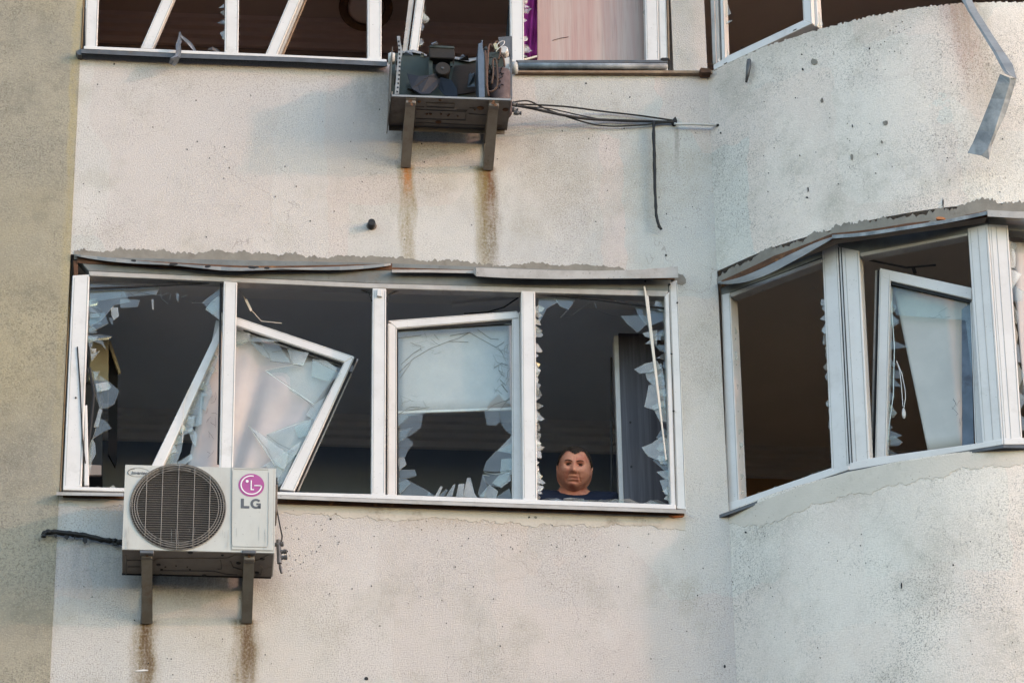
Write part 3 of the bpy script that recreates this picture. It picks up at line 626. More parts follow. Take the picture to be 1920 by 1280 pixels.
for p, m_ in (([(746, 776), (793, 775), (790, 800), (775, 812), (746, 830)], 'shard'), ([(746, 808), (772, 800), (760, 820), (746, 828)], 'shard'), ([(746, 825), (765, 820), (775, 830), (764, 845), (760, 856), (746, 858)], 'shard'),
              ([(746, 880), (778, 880), (781, 891), (765, 896), (746, 896)], 'shard'), ([(746, 905), (763, 898), (775, 905), (800, 918), (815, 929), (746, 928)], 'shard'), ([(746, 896), (760, 895), (770, 905), (750, 925)], 'shard'),
              ([(908, 768), (935, 766), (938, 790), (930, 797), (913, 796)], 'shard'), ([(935, 766), (960, 760), (960, 815), (950, 808), (940, 795)], 'shard'), ([(960, 815), (960, 850), (942, 846), (932, 845), (948, 828)], 'shard_bright'),
              ([(930, 845), (960, 830), (960, 880), (930, 884), (906, 882), (912, 864)], 'shard'), ([(940, 860), (960, 858), (960, 890), (938, 885)], 'shard_bright'), ([(904, 890), (930, 886), (955, 884), (952, 900), (935, 912), (918, 910), (908, 900)], 'shard'),
              ([(936, 890), (956, 884), (958, 900), (940, 914), (923, 905)], 'shard_bright'), ([(898, 930), (918, 908), (934, 920), (930, 935)], 'shard_bright'), ([(925, 934), (955, 915), (960, 936)], 'shard'), ([(868, 930), (876, 895), (882, 895), (890, 925), (896, 934)], 'shard_bright'),
              ([(855, 930), (860, 907), (871, 906), (868, 931)], 'shard_bright'), ([(836, 930), (850, 908), (854, 907), (848, 930)], 'shard_bright'), ([(815, 930), (826, 911), (830, 912), (822, 930)], 'shard_bright'), ([(822, 930), (836, 916), (840, 918), (832, 930)], 'shard'), ([(797, 928), (806, 921), (808, 928)], 'shard'),
              ([(746, 858), (758, 856), (762, 870), (748, 882)], 'shard_bright'), ([(905, 890), (915, 912), (905, 935), (896, 925)], 'shard')):
    shard(WALL, p, so-.018, SH, m_, tilt=1, seed=int(p[0][1]))
cr = [[(749, 697), (775, 672), (805, 654), (840, 640), (860, 634), (872, 627), (880, 623)], [(844, 629), (880, 623), (905, 637), (930, 651), (945, 641)], [(752, 683), (775, 662), (788, 654)], [(749, 710), (770, 680)], [(760, 770), (805, 763)], [(748, 776), (768, 763), (788, 763)],
      [(912, 769), (926, 758), (956, 748)], [(938, 768), (955, 745)], [(745, 634), (790, 628)], [(840, 640), (860, 640), (878, 641)], [(895, 617), (920, 635), (935, 636)], [(926, 690), (940, 680), (950, 685)], [(938, 712), (948, 722), (955, 710)], [(940, 720), (952, 735)]]
strands(WALL, cr, so-.016, 'glass_crack', SH, r=.0014)
strands(WALL, cracklines(925, 645, 958, 740, 34, 5, 16), so-.016, 'glass_crack', SH, r=.0008)
strands(WALL, cracklines(748, 622, 830, 665, 22, 6, 14), so-.016, 'glass_crack', SH, r=.0007)
strands(WALL, cracklines(748, 740, 800, 776, 12, 7, 20), so-.016, 'glass_crack', SH, r=.0007)
strands(WALL, [[(748, 618), (800, 613), (870, 609), (958, 607)], [(908, 885), (930, 889), (950, 884), (958, 878)], [(905, 889), (918, 892)]], so-.014, 'glass_glint', SH, 'glint', .0014)
# roller blind behind it
def cloth(surf, quad, off, nu, nv, amp, name, mat, parent=None, th=.0015, fold=None, **kw):
    """quad: TL, TR, BR, BL pixels"""
    b = MB(); vs = []
    for j in range(nv+1):
        for i in range(nu+1):
            u, v = i/nu, j/nv; a = lerp(quad[0], quad[1], u); c = lerp(quad[3], quad[2], u); x, y = lerp(a, c, v)
            vs.append(surf.P(x, y, off+amp*(fold(u, v) if fold else sin(u*7)*.5)))
    fs = [(j*(nu+1)+i, j*(nu+1)+i+1, (j+1)*(nu+1)+i+1, (j+1)*(nu+1)+i) for j in range(nv) for i in range(nu)]
    return b.add(vs, fs).build(name, mat, parent, solid=th, smooth=True, **kw)
BL = thing('roller_blind', 'white roller blind pulled halfway down behind the tilted sash of the long window', 'blind', WALL.P(853, 772, -.14))
cloth(WALL, [(744, 600), (962, 590), (962, 767), (744, 772)], -.13, 14, 8, .006, 'fabric', 'blind', BL)
MB().slab(WALL, [(744, 770), (962, 763), (962, 768), (744, 775)], -.122, .02).build('bottom_bar', 'pvc', BL, bevel=.003)

# ---------------- the crooked sash hanging askew over bays 1 and 2
TS = thing('crooked_sash', 'white sash knocked off its hinges, leaning askew behind the first mullion of the long window', 'window sash', WALL.P(420, 920, -.10))
to = -.085
frame(WALL, [(412, 583), (665, 668), (645, 679), (412, 601)], to, .055, 'top_rail', TS)
frame(WALL, [(645, 679), (665, 668), (552, 920), (524, 917)], to, .055, 'stile', TS)
frame(WALL, [(412, 608), (412, 640), (302, 882), (270, 918), (262, 918)], to+.003, .055, 'stile', TS)
frame(WALL, [(669, 672), (672, 673), (560, 920), (556, 920)], to-.045, .012, 'rebate_lip', TS, 'pvc_dirty', .001)
MB().slab(WALL, [(664, 671), (669, 672), (556, 920), (550, 920)], to-.02, .02).build('rebate', 'shadowgap', TS)
for x, y in ((659, 690), (594, 822), (560, 895)):
    MB().slab(WALL, [(x-1, y-6), (x+4, y-5), (x+1, y+7), (x-4, y+6)], to-.012, .012).build('hinge_plate', 'darkmetal', TS)
MB().slab(WALL, [(443, 609), (640, 680), (641, 682), (443, 613)], to-.01, .02).build('glazing_seal', 'shadowgap', TS)
gp = to-.025
for p, m_ in (([(443, 612), (470, 620), (468, 640), (443, 646)], 'shard_bright'), ([(443, 640), (466, 634), (462, 644), (445, 650)], 'shard'), ([(468, 620), (522, 640), (495, 640), (468, 640)], 'shard_bright'), ([(488, 641), (520, 643), (532, 660), (545, 679), (507, 677), (505, 668)], 'shard'),
              ([(536, 645), (579, 660), (568, 684), (548, 680)], 'shard_bright'), ([(498, 695), (560, 682), (590, 676), (620, 690), (640, 700), (618, 718), (588, 758), (560, 742), (520, 715)], 'shard'), ([(586, 672), (612, 676), (632, 690), (618, 715), (585, 706)], 'shard_bright'),
              ([(470, 640), (495, 650), (507, 672), (495, 668), (472, 645)], 'shard'), ([(608, 745), (612, 738), (590, 790), (582, 782), (574, 778), (585, 760)], 'shard_bright'), ([(500, 814), (560, 790), (590, 785), (575, 830), (560, 850), (530, 880), (512, 874)], 'shard'),
              ([(466, 798), (480, 806), (500, 820), (540, 850), (535, 880), (516, 872), (490, 835)], 'shard_bright'), ([(552, 800), (585, 784), (575, 815), (560, 820)], 'shard_bright'), ([(490, 875), (530, 850), (565, 826), (556, 850), (530, 880), (520, 905), (510, 890), (500, 874)], 'shard_bright'),
              ([(540, 850), (556, 846), (530, 905), (522, 912), (520, 880)], 'shard_bright'), ([(610, 680), (640, 690), (628, 712)], 'shard')):
    shard(WALL, p, gp, TS, m_, tilt=1.2, seed=int(p[0][1]))
strands(WALL, [[(488, 641), (505, 665), (507, 677), (545, 682), (566, 686)], [(498, 695), (540, 722), (589, 764)], [(545, 645), (548, 680)], [(510, 660), (540, 655)], [(500, 814), (520, 830), (560, 850)], [(466, 798), (500, 840), (517, 872)], [(443, 646), (465, 640), (466, 632)], [(618, 718), (608, 745), (612, 735)], [(535, 848), (560, 856)], [(600, 680), (634, 700)]], gp+.006, 'glass_crack', TS, 'crack', .001)
strands(WALL, [[(498, 694), (560, 681)], [(466, 798), (516, 873)], [(500, 814), (585, 785)], [(589, 758), (498, 695)], [(579, 660), (568, 684), (548, 681)]], gp+.007, 'glass_glint', TS, 'glint', .001)
# left triangle of the sash
for p, m_ in (([(412, 640), (412, 660), (398, 680), (385, 700), (380, 695)], 'shard_bright'), ([(398, 672), (411, 665), (403, 690), (390, 720), (376, 725), (380, 700)], 'shard_bright'), ([(378, 725), (392, 715), (398, 735), (385, 770), (368, 760)], 'shard'), ([(365, 745), (380, 740), (378, 795), (362, 800), (350, 790)], 'shard_bright'),
              ([(344, 785), (366, 778), (360, 808), (345, 815), (335, 830), (328, 820)], 'shard_bright'), ([(360, 800), (370, 815), (367, 838), (360, 828), (352, 805)], 'shard_bright'), ([(325, 828), (345, 815), (340, 845), (330, 870), (312, 868)], 'shard_bright'), ([(318, 872), (340, 862), (358, 850), (362, 858), (345, 872), (322, 880)], 'shard_bright'),
              ([(306, 880), (318, 850), (328, 850), (316, 885)], 'shard')):
    shard(WALL, p, gp, TS, m_, tilt=1.2, seed=int(p[0][1]))
fringe(WALL, (408, 650), (310, 872), 22, 6, 20, -1, 44, gp, TS, ('shard_bright', 'shard_bright'), wk=2)
strands(WALL, cracklines(385, 720, 410, 865, 18, 9, 12), gp-.02, 'glass_crack', TS, 'crack', .0007)
# white blind caught in the sash
cl = cloth(WALL, [(405, 600), (636, 682), (552, 905), (346, 905)], -.155, 30, 14, .03, 'crumpled_blind', 'blind', fold=lambda u, v: -.6*gs2(u-.40-.02*v, .05)+.35*gs2(u-.50, .07)+sin(u*9+.6)*.5*(1-.35*v)+.25*sin(u*21+v*4)+.22*sin(u*6+v*13)+v*.3)
tag(cl, 'crumpled white blind fabric caught behind the crooked leaning sash', 'blind')
# thin loose bead over bay 4 and cables in bay 2
b = MB(); b.slab(WALL, [(1207, 536), (1209.5, 536), (1213, 553), (1216, 555), (1250, 860), (1248, 862)], .03, .012)
b.build('loose_glazing_bead', 'wood_white', label='thin pale glazing bead sprung loose, leaning across the right end of the long window', cat='strip', bevel=.001)
b = MB(); b.tube([WALL.P(448, 541, -.12), WALL.P(458, 558, -.12), WALL.P(468, 578, -.12), WALL.P(490, 602, -.13), WALL.P(528, 606, -.13)], .0022, 5); b.slab(WALL, [(459, 562), (463, 560), (473, 581), (469, 583)], -.11, .008)
b.build('dangling_cord', 'wood_white', label='thin torn cord dangling above the crooked sash in the second bay', cat='cord')
b = MB(); b.slab(WALL, [(847, 565), (968, 555), (968, 560), (848, 570)], -.25, .03)
b.build('curtain_track', 'cornice', label='pale curtain track showing under the ceiling in the third bay', cat='track')
b = MB(); b.tube([WALL.P(870, 588, -.2), WALL.P(915, 585, -.2), WALL.P(945, 576, -.2), WALL.P(972, 558, -.2)], .004, 5)
b.build('hanging_cable', 'black', label='dark cable drooping behind the top of the third bay', cat='cable')
b = MB(); b.tube([WALL.P(362, 718, -.07), WALL.P(352, 735, -.07), WALL.P(345, 755, -.07), WALL.P(343, 790, -.07), WALL.P(342, 830, -.07)], .0018, 5)
b.build('torn_seal', 'wood_white', label='thin torn white seal curling off the crooked sash frame', cat='strip')

# ---------------- things in the room
def iy(px, py, Y): return aty(px, py, Y)
wd = thing('wardrobe', 'tall dark purplish wood wardrobe side with a white front edge inside the right bay', 'wardrobe', (iy(1205, 940, .42).x, .42, 9.02))
x0, x1 = iy(1165, 800, .42).x, iy(1262, 800, .42).x; zt = iy(1180, 625, .42).z
MB().box((x0, .42, 9.02), (x1+.02, .46, zt)).build('side_panel', 'wood_dark', wd)
MB().box((x0-.026, .41, 9.02), (x0-.001, .47, zt-.02)).build('edge_strip', 'pvc', wd, bevel=.002)
for x, y in ((1182, 791), (1184, 874)):
    MB().lathe(iy(x, y, .417), (0, 1, 0), [(0, .006), (.004, .006)], 8).build('screw_cap', 'shadowgap', wd)
MB().tube([iy(1146, 560+110, .6), iy(1147, 938, .6)], .006, 5).build('rail', 'darkmetal', wd)
b = MB().lathe(iy(1141, 930, .5), (0, 1, 0), [(0, .012), (.01, .03), (.05, .034), (.06, .02)], 12); b.build('spotlight', 'ac_under', label='small grey metal round object at the sill beside the man', cat='lamp')
cb = thing('cabinet', 'cream wall cabinet with a black open side behind the left bay of the long window', 'cabinet', (iy(195, 890, .8).x, .8, 9.9))
def ibox(q, Y, dep, name, mat, par, bevel=0):
    b = MB().prism([iy(x, y, Y) for x, y in q], (0, dep, 0)); return b.build(name, mat, par, bevel=bevel)
ibox([(172, 632), (204, 630), (203, 715), (165, 712)], .7, .25, 'upper_box', 'cream', cb, .004)
ibox([(202, 640), (207, 638), (226, 695), (222, 698)], .72, .03, 'door_edge', 'cream', cb)
ibox([(160, 716), (192, 716), (192, 890), (158, 888)], .74, .2, 'lower_box', 'fan', cb)
ibox([(203, 645), (221, 700), (219, 860), (216, 874), (203, 850)], .76, .03, 'dark_door', 'blackpanel', cb)
ibox([(162, 870), (190, 872), (190, 890), (160, 890)], .72, .02, 'kick_board', 'cornice_brown', cb)
pc = thing('wall_calendar', 'dark brown calendar hanging on the back wall seen in the second bay', 'calendar', iy(678, 765, 1.9))
ibox([(662, 667), (700, 667), (700, 767), (660, 765)], 1.98, .02, 'sheet', 'cornice_brown', pc)
ibox([(664, 725), (699, 725), (699, 764), (662, 763)], 1.97, .008, 'dark_print', 'rust_dark', pc)

# ================================================================== RIGHT BAY WINDOW
B = thing('bay_window', 'white multi-sided bay window on the curved wall at the right, its panes blown out', 'window', (1.64, -.385, ZS), 'windows of the block')
frame(PA, [(1352, 552), (1369, 548), (1386, 940), (1364, 948)], .004, .07, 'jamb', B)
frame(PA, [(1350, 541), (1562, 462), (1545, 481), (1368, 549), (1353, 553)], .004, .07, 'head_rail', B, 'fascia')
frame(PA, [(1369, 549), (1541, 484), (1541, 491.5), (1370, 557)], .010, .06, 'head_bead', B, 'pvc_dirty')
frame(PA, [(1541, 470), (1570, 457), (1592, 877), (1559, 884)], .008, .07, 'stile', B)
frame(PA, [(1364, 942), (1386, 936), (1559, 876), (1562, 882), (1592, 872), (1592, 880), (1364, 958)], .014, .085, 'bottom_rail', B)
frame(PA, [(1371, 566), (1380, 563), (1397, 932), (1387, 937)], -.06, .02, 'inner_strip', B, 'pvc')
MB().slab(PA, [(1370, 558), (1374, 556), (1390, 935), (1385, 939)], -.03, .03).build('glazing_seal', 'shadowgap', B)
frame(PB, [(1571, 462), (1611, 470), (1631, 864), (1592, 872)], .008, .07, 'stile', B)
for l in ([(1572, 464), (1593, 872)], [(1577, 464), (1598, 871)]): MB().tube([PB.P(x, y, .0105) for x, y in l], .0025, 4).build('joint_line', 'shadowgap', B)
frame(PB, [(1566, 457), (1851, 417), (1851, 433), (1814, 440), (1613, 475), (1611, 480), (1572, 470)], .004, .07, 'head_rail', B, 'fascia')
frame(PB, [(1612, 474), (1814, 437), (1814, 441.5), (1613, 481)], .008, .06, 'head_bead', B, 'pvc_dirty')
frame(PB, [(1814, 428), (1852, 420), (1881, 826), (1842, 831)], .008, .07, 'stile', B)
frame(PB, [(1592, 868), (1632, 858), (1842, 829), (1881, 822), (1881, 833), (1600, 881), (1592, 882)], .014, .085, 'bottom_rail', B)
frame(PC, [(1853, 420), (1890, 422), (1917, 822), (1882, 826)], .008, .07, 'stile', B)
frame(PC, [(1852, 402), (1990, 405), (1990, 440), (1890, 431), (1853, 432)], .004, .07, 'head_rail', B, 'fascia')
frame(PC, [(1882, 822), (1917, 820), (1990, 823), (1990, 832), (1882, 833)], .014, .085, 'bottom_rail', B)
for l, pl in (([(1868, 425), (1896, 822)], PC), ([(1833, 428), (1862, 824)], PB), ([(1584, 470), (1606, 868)], PB)): MB().tube([pl.P(x, y, .009) for x, y in l], .001, 4).build('joint_line', 'groove', B)
for pl, pts in ((PA, [(1341, 967), (1400, 946), (1470, 920), (1592, 881)]), (PB, [(1592, 881), (1700, 862), (1881, 833)]), (PC, [(1881, 833), (1990, 834)])):
    sillstrip(pl, pts, .018, .06, 'sill', B, 'darkmetal')
fringe(PA, (1545, 560), (1562, 872), 24, 3, 9, 1, 51, -.03, B, ('shard_bright', 'shard_bright'), wk=1.6)
fringe(PA, (1372, 580), (1388, 935), 30, 3, 9, -1, 52, -.03, B, ('shard', 'shard_bright'), wk=1.4)
fringe(PA, (1558, 878), (1395, 934), 9, 1, 4, 1, 53, -.03, B)
strands(PA, cracklines(1385, 500, 1540, 545, 10, 8, 30), -.03, 'hanging_threads', B, r=.0009)
fringe(PC, (1894, 450), (1919, 822), 11, 5, 20, -1, 54, -.03, B, ('shard', 'shard_bright'))
# the front facet goes on past the picture's edge
for xa in (3.02, 3.70):
    MB().box((xa, -.747, ZS+.055), (xa+.075, -.675, 11.60)).build('mullion', 'pvc', B, bevel=.004)
MB().box((2.62, -.745, 11.53), (3.775, -.675, 11.66)).build('head_rail', 'fascia', B, bevel=.004)
MB().box((2.64, -.752, ZS), (3.775, -.675, ZS+.05)).build('bottom_rail', 'pvc', B, bevel=.004)
MB().box((2.64, -.80, ZS-.05), (3.80, -.752, ZS-.005)).build('sill', 'darkmetal', B)
# flashing of the bay
BF = thing('bay_flashing', 'peeling grey metal drip strip over the bay window head, blade-like at its left end', 'flashing', BAY.P(1450, 480, 0), 'metal drip strips over the windows')
pts = catmull([(1345, 530), (1385, 521), (1430, 503), (1480, 478), (1530, 455), (1562, 444)], 4)
flash(BAY, pts, [.004+.045*sin(pi*i/(len(pts)-1)) for i in range(len(pts))], [.02+.05*sin(pi*i/(len(pts)-1)) for i in range(len(pts))], 'drip_strip', BF, 'galv')
pts = catmull([(1560, 441), (1620, 436), (1700, 424), (1780, 411), (1851, 396)], 3)
flash(BAY, pts, [.018]*len(pts), [.055]*len(pts), 'drip_strip', BF, 'zinc')
flash(BAY, [(1851, 394), (1870, 395), (1900, 397), (1990, 398)], [.036]*4, [.07]*4, 'drip_strip', BF, 'pvc_dirty')
pts = [(1352, 528), (1450, 482), (1560, 440), (1700, 421), (1850, 397)]
flash(BAY, pts, [.03]*5, [.012]*5, 'rusty_backing', BF, 'rust_dark')
blob(BAY, 1763, 409, 8, 3, 'brick_crumb', 'brick', BF, off=.03, seed=2, th=.02)
# tilted sash in B
SB = thing('tilted_sash', 'white sash tilted inward in the middle facet of the bay window', 'window sash', PB.P(1740, 850, -.1), 'sashes tilted inward')
frame(PB, [(1649, 504), (1670, 510), (1661, 857), (1640, 861)], -.07, .055, 'stile', SB)
frame(PB, [(1641, 507), (1647, 506), (1638, 861), (1632, 862)], -.10, .015, 'rebate_lip', SB, 'pvc_dirty', .001)
MB().slab(PB, [(1645, 506), (1650, 506), (1641, 861), (1636, 861)], -.09, .02).build('rebate', 'shadowgap', SB)
frame(PB, [(1649, 502), (1822, 539), (1822, 561), (1670, 526), (1655, 520)], -.069, .055, 'top_rail', SB)
frame(PB, [(1818, 545), (1836, 548), (1850, 832), (1828, 832)], -.08, .05, 'stile', SB)
MB().slab(PB, [(1670, 526), (1822, 561), (1822, 568), (1670, 533)], -.08, .02).build('glazing_seal', 'shadowgap', SB)
cloth(PB, [(1674, 533), (1812, 566), (1826, 835), (1740, 846)], -.14, 24, 12, .03, 'fabric', 'blind_grey', SB, fold=lambda u, v: -.9*max(0, u-.72)**1.0*6*(1-.3*v)+.1*sin(v*5))
MB().slab(PB, [(1803, 580), (1820, 567), (1826, 833), (1804, 838)], -.120, .004).build('blind_fold', 'blue_metal', SB)
MB().slab(PB, [(1670, 528), (1820, 562), (1822, 700), (1810, 600), (1680, 590), (1671, 560)], -.095, .004).build('glass_pane', 'pane_milky', SB)
fringe(PB, (1673, 560), (1667, 850), 16, 8, 26, -1, 61, -.10, SB, ('shard', 'shard'), lean=.2)
MB().tube([PB.P(x, y, -.095) for x, y in ((1671, 565), (1677, 650), (1675, 740), (1667, 800), (1662, 850))], .002, 4).build('glass_glint', 'glint', SB)
strands(PB, cracklines(1725, 570, 1800, 600, 10, 11, 22)+cracklines(1780, 730, 1815, 800, 10, 12, 18), -.10, 'glass_crack', SB, r=.0009)
CD = thing('blind_cord', 'white looped blind cord with a teardrop pull hanging in the bay window', 'cord', PB.P(1695, 785, -.09))
MB().tube([PB.P(x, y, -.085) for x, y in ((1681, 676), (1687, 695), (1690, 720), (1693, 762))], .002, 5).build('cord_loop', 'pvc', CD)
MB().tube([PB.P(x, y, -.085) for x, y in ((1681, 676), (1691, 700), (1697, 730), (1698, 745), (1695, 764))], .002, 5).build('cord_loop', 'pvc', CD)
MB().lathe(PB.P(1695.5, 785, -.085), (0, 0, 1), [(0, .002), (.01, .008), (.03, .011), (.05, .008), (.062, .003)], 12).build('pull', 'pvc', CD, smooth=True)
b = MB(); b.tube([PB.P(x, y, -.3) for x, y in ((1612, 484), (1660, 494), (1700, 502), (1755, 497))], .006, 5); b.tube([PB.P(x, y, -.3) for x, y in ((1712, 501), (1716, 512))], .01, 5)
b.build('curtain_rod', 'darkmetal', label='bent dark curtain rod under the ceiling of the bay room', cat='rod')
b_ = cloth(PC, [(1893, 455), (2010, 450), (2010, 830), (1925, 780)], -.12, 20, 10, .03, 'torn_curtain', 'blind', fold=lambda u, v: sin(u*11+v*3))
tag(b_, 'whitish torn curtain at the right edge of the bay window', 'curtain')

# ================================================================== UPPER WINDOW
U = thing('ribbon_window', 'topmost long white window, cut off by the upper edge, without glass in its left bays', 'window', (-.7, 0, ZU), 'windows of the block')
T0 = -40*9  # frames run on above the picture
def vert(x0, x1, yb, slope, off, dep, name, par, mat='pvc', surf=WALL, ytop=-330, bevel=.004, **k):
    dx = slope*(ytop-yb)
    return frame(surf, [(x0+dx, ytop), (x1+dx, ytop), (x1, yb), (x0, yb-1)], off, dep, name, par, mat, bevel, **k)
vert(157.5, 182, 92, -.035, .006, .07, 'jamb', U)
vert(421, 447, 100, -.012, .014, .075, 'mullion', U)
vert(689, 715.5, 112, 0, .014, .075, 'mullion', U)
vert(957.5, 983, 117, .01, .014, .075, 'mullion', U)
vert(1211.5, 1236, 116, .02, .014, .075, 'mullion', U)
vert(1237, 1252.5, 133, .025, .008, .07, 'jamb', U)
frame(WALL, [(157, 86), (725, 111), (725, 117.5), (157, 92.5)], .02, .085, 'bottom_rail', U)
frame(WALL, [(150, -300), (1260, -290), (1260, -325), (150, -335)], .02, .085, 'head_rail', U)
sillstrip(WALL, [(152, 91.5), (330, 100), (560, 108), (726, 116)], .028, .06, 'sill', U, 'darkmetal')
MB().slab(WALL, [(142, 96), (152, 92), (153, 103), (146, 103)], .05, .05).build('sill_end', 'darkmetal', U)
MB().slab(WALL, [(158, 14), (160.5, 14), (160, 92), (156, 92)], .012, .02).build('gasket', 'shadowgap', U)
frame(WALL, [(968, 113), (1252, 112.5), (1252, 117.5), (972, 117.5)], .03, .06, 'track', U, 'darkmetal', .001)
b = MB(); p0 = WALL.P(972, 124, .03); p1 = WALL.P(1250, 125, .03); b.tube([p0, (p0+p1)/2, p1], .018, 12); b.build('round_rail', 'zinc', U, smooth=True)
frame(WALL, [(966, 132), (1336, 132), (1336, 137.5), (966, 136)], .03, .12, 'rusty_ledge', U, 'rust', .003)
blob(WALL, 1322, 132, 13, 5, 'tar_lump', 'rust_dark', U, off=.06, th=.05, seed=8)
vert(1238+15, 1256, 112, .02, .01, .02, 'edge_seal', U, 'rust', bevel=0)
blob(WALL, 1247, 111, 10, 2.5, 'gasket', 'shadowgap', U, off=.035, th=.01, seed=4)
# leaning stiles of blown-in sashes
def lean(q, off, name, label, extra=None):
    t = thing(name, label, 'window sash', WALL.P(q[2][0], q[2][1], off), 'slanting sash stiles in the top window'); frame(WALL, q, off, .055, 'stile', t)
    if extra:
        for e, m_, o_ in extra: frame(WALL, e, o_, .02, 'rebate', t, m_, .001)
    return t
def ext(a, b_, y): # extend line a->b up to y
    k = (y-b_[1])/(a[1]-b_[1]); return (b_[0]+(a[0]-b_[0])*k, y)
Y0 = -150
lean([ext((303, 0), (263, 91), Y0), ext((325.5, 0), (286, 91), Y0), (286, 92), (263, 91)], -.03, 'leaning_sash', 'plain white slanting sash stile in the first bay of the top window')
lean([ext((541, 0), (497, 103), Y0), ext((563, 0), (519, 103), Y0), (519, 104), (497, 103)], -.03, 'leaning_sash', 'white slanting sash stile with a dark rebate in the second bay of the top window',
     [([ext((565, 0), (521, 103), Y0), ext((569, 0), (526, 103), Y0), (526, 104), (521, 103)], 'pvc_dirty', -.05), ([ext((572, 0), (528, 103), Y0), ext((574.5, 0), (531, 103), Y0), (531, 104), (528, 103)], 'rust', -.07)])
lean([ext((780, 0), (768, 92), Y0), ext((796, 0), (784, 92), Y0), (782, 110), (765, 110)], -.03, 'leaning_sash', 'white slanting sash stile behind the gutted outdoor unit',
     [([ext((767, 0), (756, 92), Y0), ext((776, 0), (764, 92), Y0), (762, 110), (753, 110)], 'pvc_dirty', -.04)])
frame(WALL, [ext((955, 0), (948, 80), Y0), ext((958, 0), (954, 80), Y0), (953, 100), (946, 100)], -.04, .02, 'glazing_seal', U, 'shadowgap', 0)
fringe(WALL, (418, 5), (420, 75), 8, 2, 9, 1, 71, -.03, U, ('shard_bright', 'shard'))
fringe(WALL, (985, -40), (984, 108), 22, 7, 15, -1, 72, -.03, U, ('shard_bright', 'shard_bright'))
fringe(WALL, (1211, 50), (1209, -40), 9, 3, 10, -1, 73, -.03, U, ('shard_bright', 'shard_bright'))
fringe(WALL, (797, 10), (785, 90), 6, 3, 10, -1, 74, -.05, U, ('shard', 'shard'))
o = MB().slab(WALL, [(1008, -200), (1222, -200), (1214, 120), (1008, 120)], -.10, .03).build('plywood_panel', 'wood_pink', label='pinkish wood-grain board standing behind the right bay of the top window', cat='board')
MB().tube([WALL.P(x, y, -.096) for x, y in ((1036, 76), (1050, 72), (1066, 69.5))], .0015, 4).build('scratch', 'rust_dark', o)
cu = cloth(WALL, [(980, -150), (1012, -150), (1010, 118), (982, 104)], -.16, 12, 18, .02, 'purple_curtain', 'purple', fold=lambda u, v: sin(u*14+v*9)+.6*sin(v*31+u*5))
tag(cu, 'magenta purple gathered curtain between mullion and board in the top window', 'curtain')
MB().slab(WALL, [(983, 110), (1007, 104), (1007, 107), (984, 113)], -.05, .01).build('splinter', 'wood_white', label='pale wood splinter at the foot of the purple curtain', cat='splinter')
# ceiling lamp
lc = atz(686, 14, CEIL2-.12); lo_ = thing('ceiling_lamp', 'round dark-rimmed ceiling lamp seen through the top window', 'lamp', lc)
ax = (cC-lc).normalized()*.55+V((0, 0, -1))*.5; ax.normalize()
MB().lathe(lc, ax, [(-.12, .03), (-.03, .155), (0, .160), (.012, .15), (.008, .118), (0, .11)], 40).build('rim', 'rust_dark', lo_, smooth=False)
MB().lathe(lc+ax*.003, ax, [(0, .108), (.02, .09), (.03, .04)], 32).build('lamp_shade', 'ceiling_brown', lo_, smooth=True)
# bent scrap of metal on the sill
sm = thing('bent_flashing_scrap', 'twisted scrap of grey metal hooked over the sill of the top window', 'scrap', WALL.P(335, 100, .06))
def ribbon(surf, pts, ws, offs, name, mat, par, twist=.0):
    b = MB(); vs = []
    N = len(pts)
    for i, ((x, y), w_, o_) in enumerate(zip(pts, ws, offs)):
        a = pts[max(i-1, 0)]; c = pts[min(i+1, N-1)]; dx, dy = c[0]-a[0], c[1]-a[1]; L = hypot(dx, dy) or 1; nx, ny = -dy/L*w_/2, dx/L*w_/2
        tw = twist*w_*.003*(1 if i % 2 else .5)
        vs += [surf.P(x-nx, y-ny, o_-tw), surf.P(x, y, o_+.006), surf.P(x+nx, y+ny, o_+tw)]
    fs = []
    for i in range(N-1): k = i*3; fs += [(k, k+1, k+4, k+3), (k+1, k+2, k+5, k+4)]
    return b.add(vs, fs).build(name, mat, par, solid=.002)
ribbon(WALL, [(337, 60), (338, 72), (334, 84), (335, 96), (333, 106), (326, 114), (322, 122)], [2, 8, 9, 10, 10, 16, 12], [-.02, .03, .06, .09, .10, .09, .07], 'hook', 'blue_metal', sm, 1)
ribbon(WALL, [(339, 68), (349, 76), (358, 85), (366, 96)], [4, 6, 7, 4], [.03, .0, -.03, -.05], 'tongue', 'blue_metal', sm, 1)
ribbon(WALL, [(390, 94), (398, 91), (406, 95), (412, 98)], [3, 6, 6, 3], [.0, .0, -.01, -.02], 'curl', 'darkmetal', sm, 1)

# ---------------- upper bay window remains
UB = thing('bay_window', 'remains of the topmost bay window, one bent white casement corner left on the curved wall', 'window', PA.P(1345, 120, 0), 'windows of the block')
frame(PA, [(1320, -330), (1328.5, -330), (1343, 118), (1336, 122)], .012, .06, 'jamb', UB, 'pvc_dirty')
frame(PA, [(1328.8, -330), (1334, -330), (1348, 115), (1343.4, 118)], .0, .05, 'jamb', UB, 'pvc')
frame(PA, [(1340, -330), (1346, -330), (1360, 108), (1353, 113)], -.01, .05, 'jamb', UB, 'pvc')
frame(PA, [(1337, 122), (1366, 104), (1506, 38), (1523, 44), (1338, 132)], .014, .07, 'bottom_rail', UB)
frame(PA, [(1489, -330), (1506, -330), (1523, 44), (1506, 39)], .012, .07, 'stile', UB)
frame(PA, [(1523.5, 44), (1506.5, -330), (1512, -330), (1534, 44), (1532, 50), (1526, 50)], -.02, .05, 'rebate_lip', UB, 'pvc')
for x, y in ((1391, 88), (1490, 55), (1360, 118)): MB().slab(PA, [(x-3, y+2), (x+3, y-1), (x+3, y), (x-3, y+3)], .017, .003).build('drain_slot', 'shadowgap', UB)
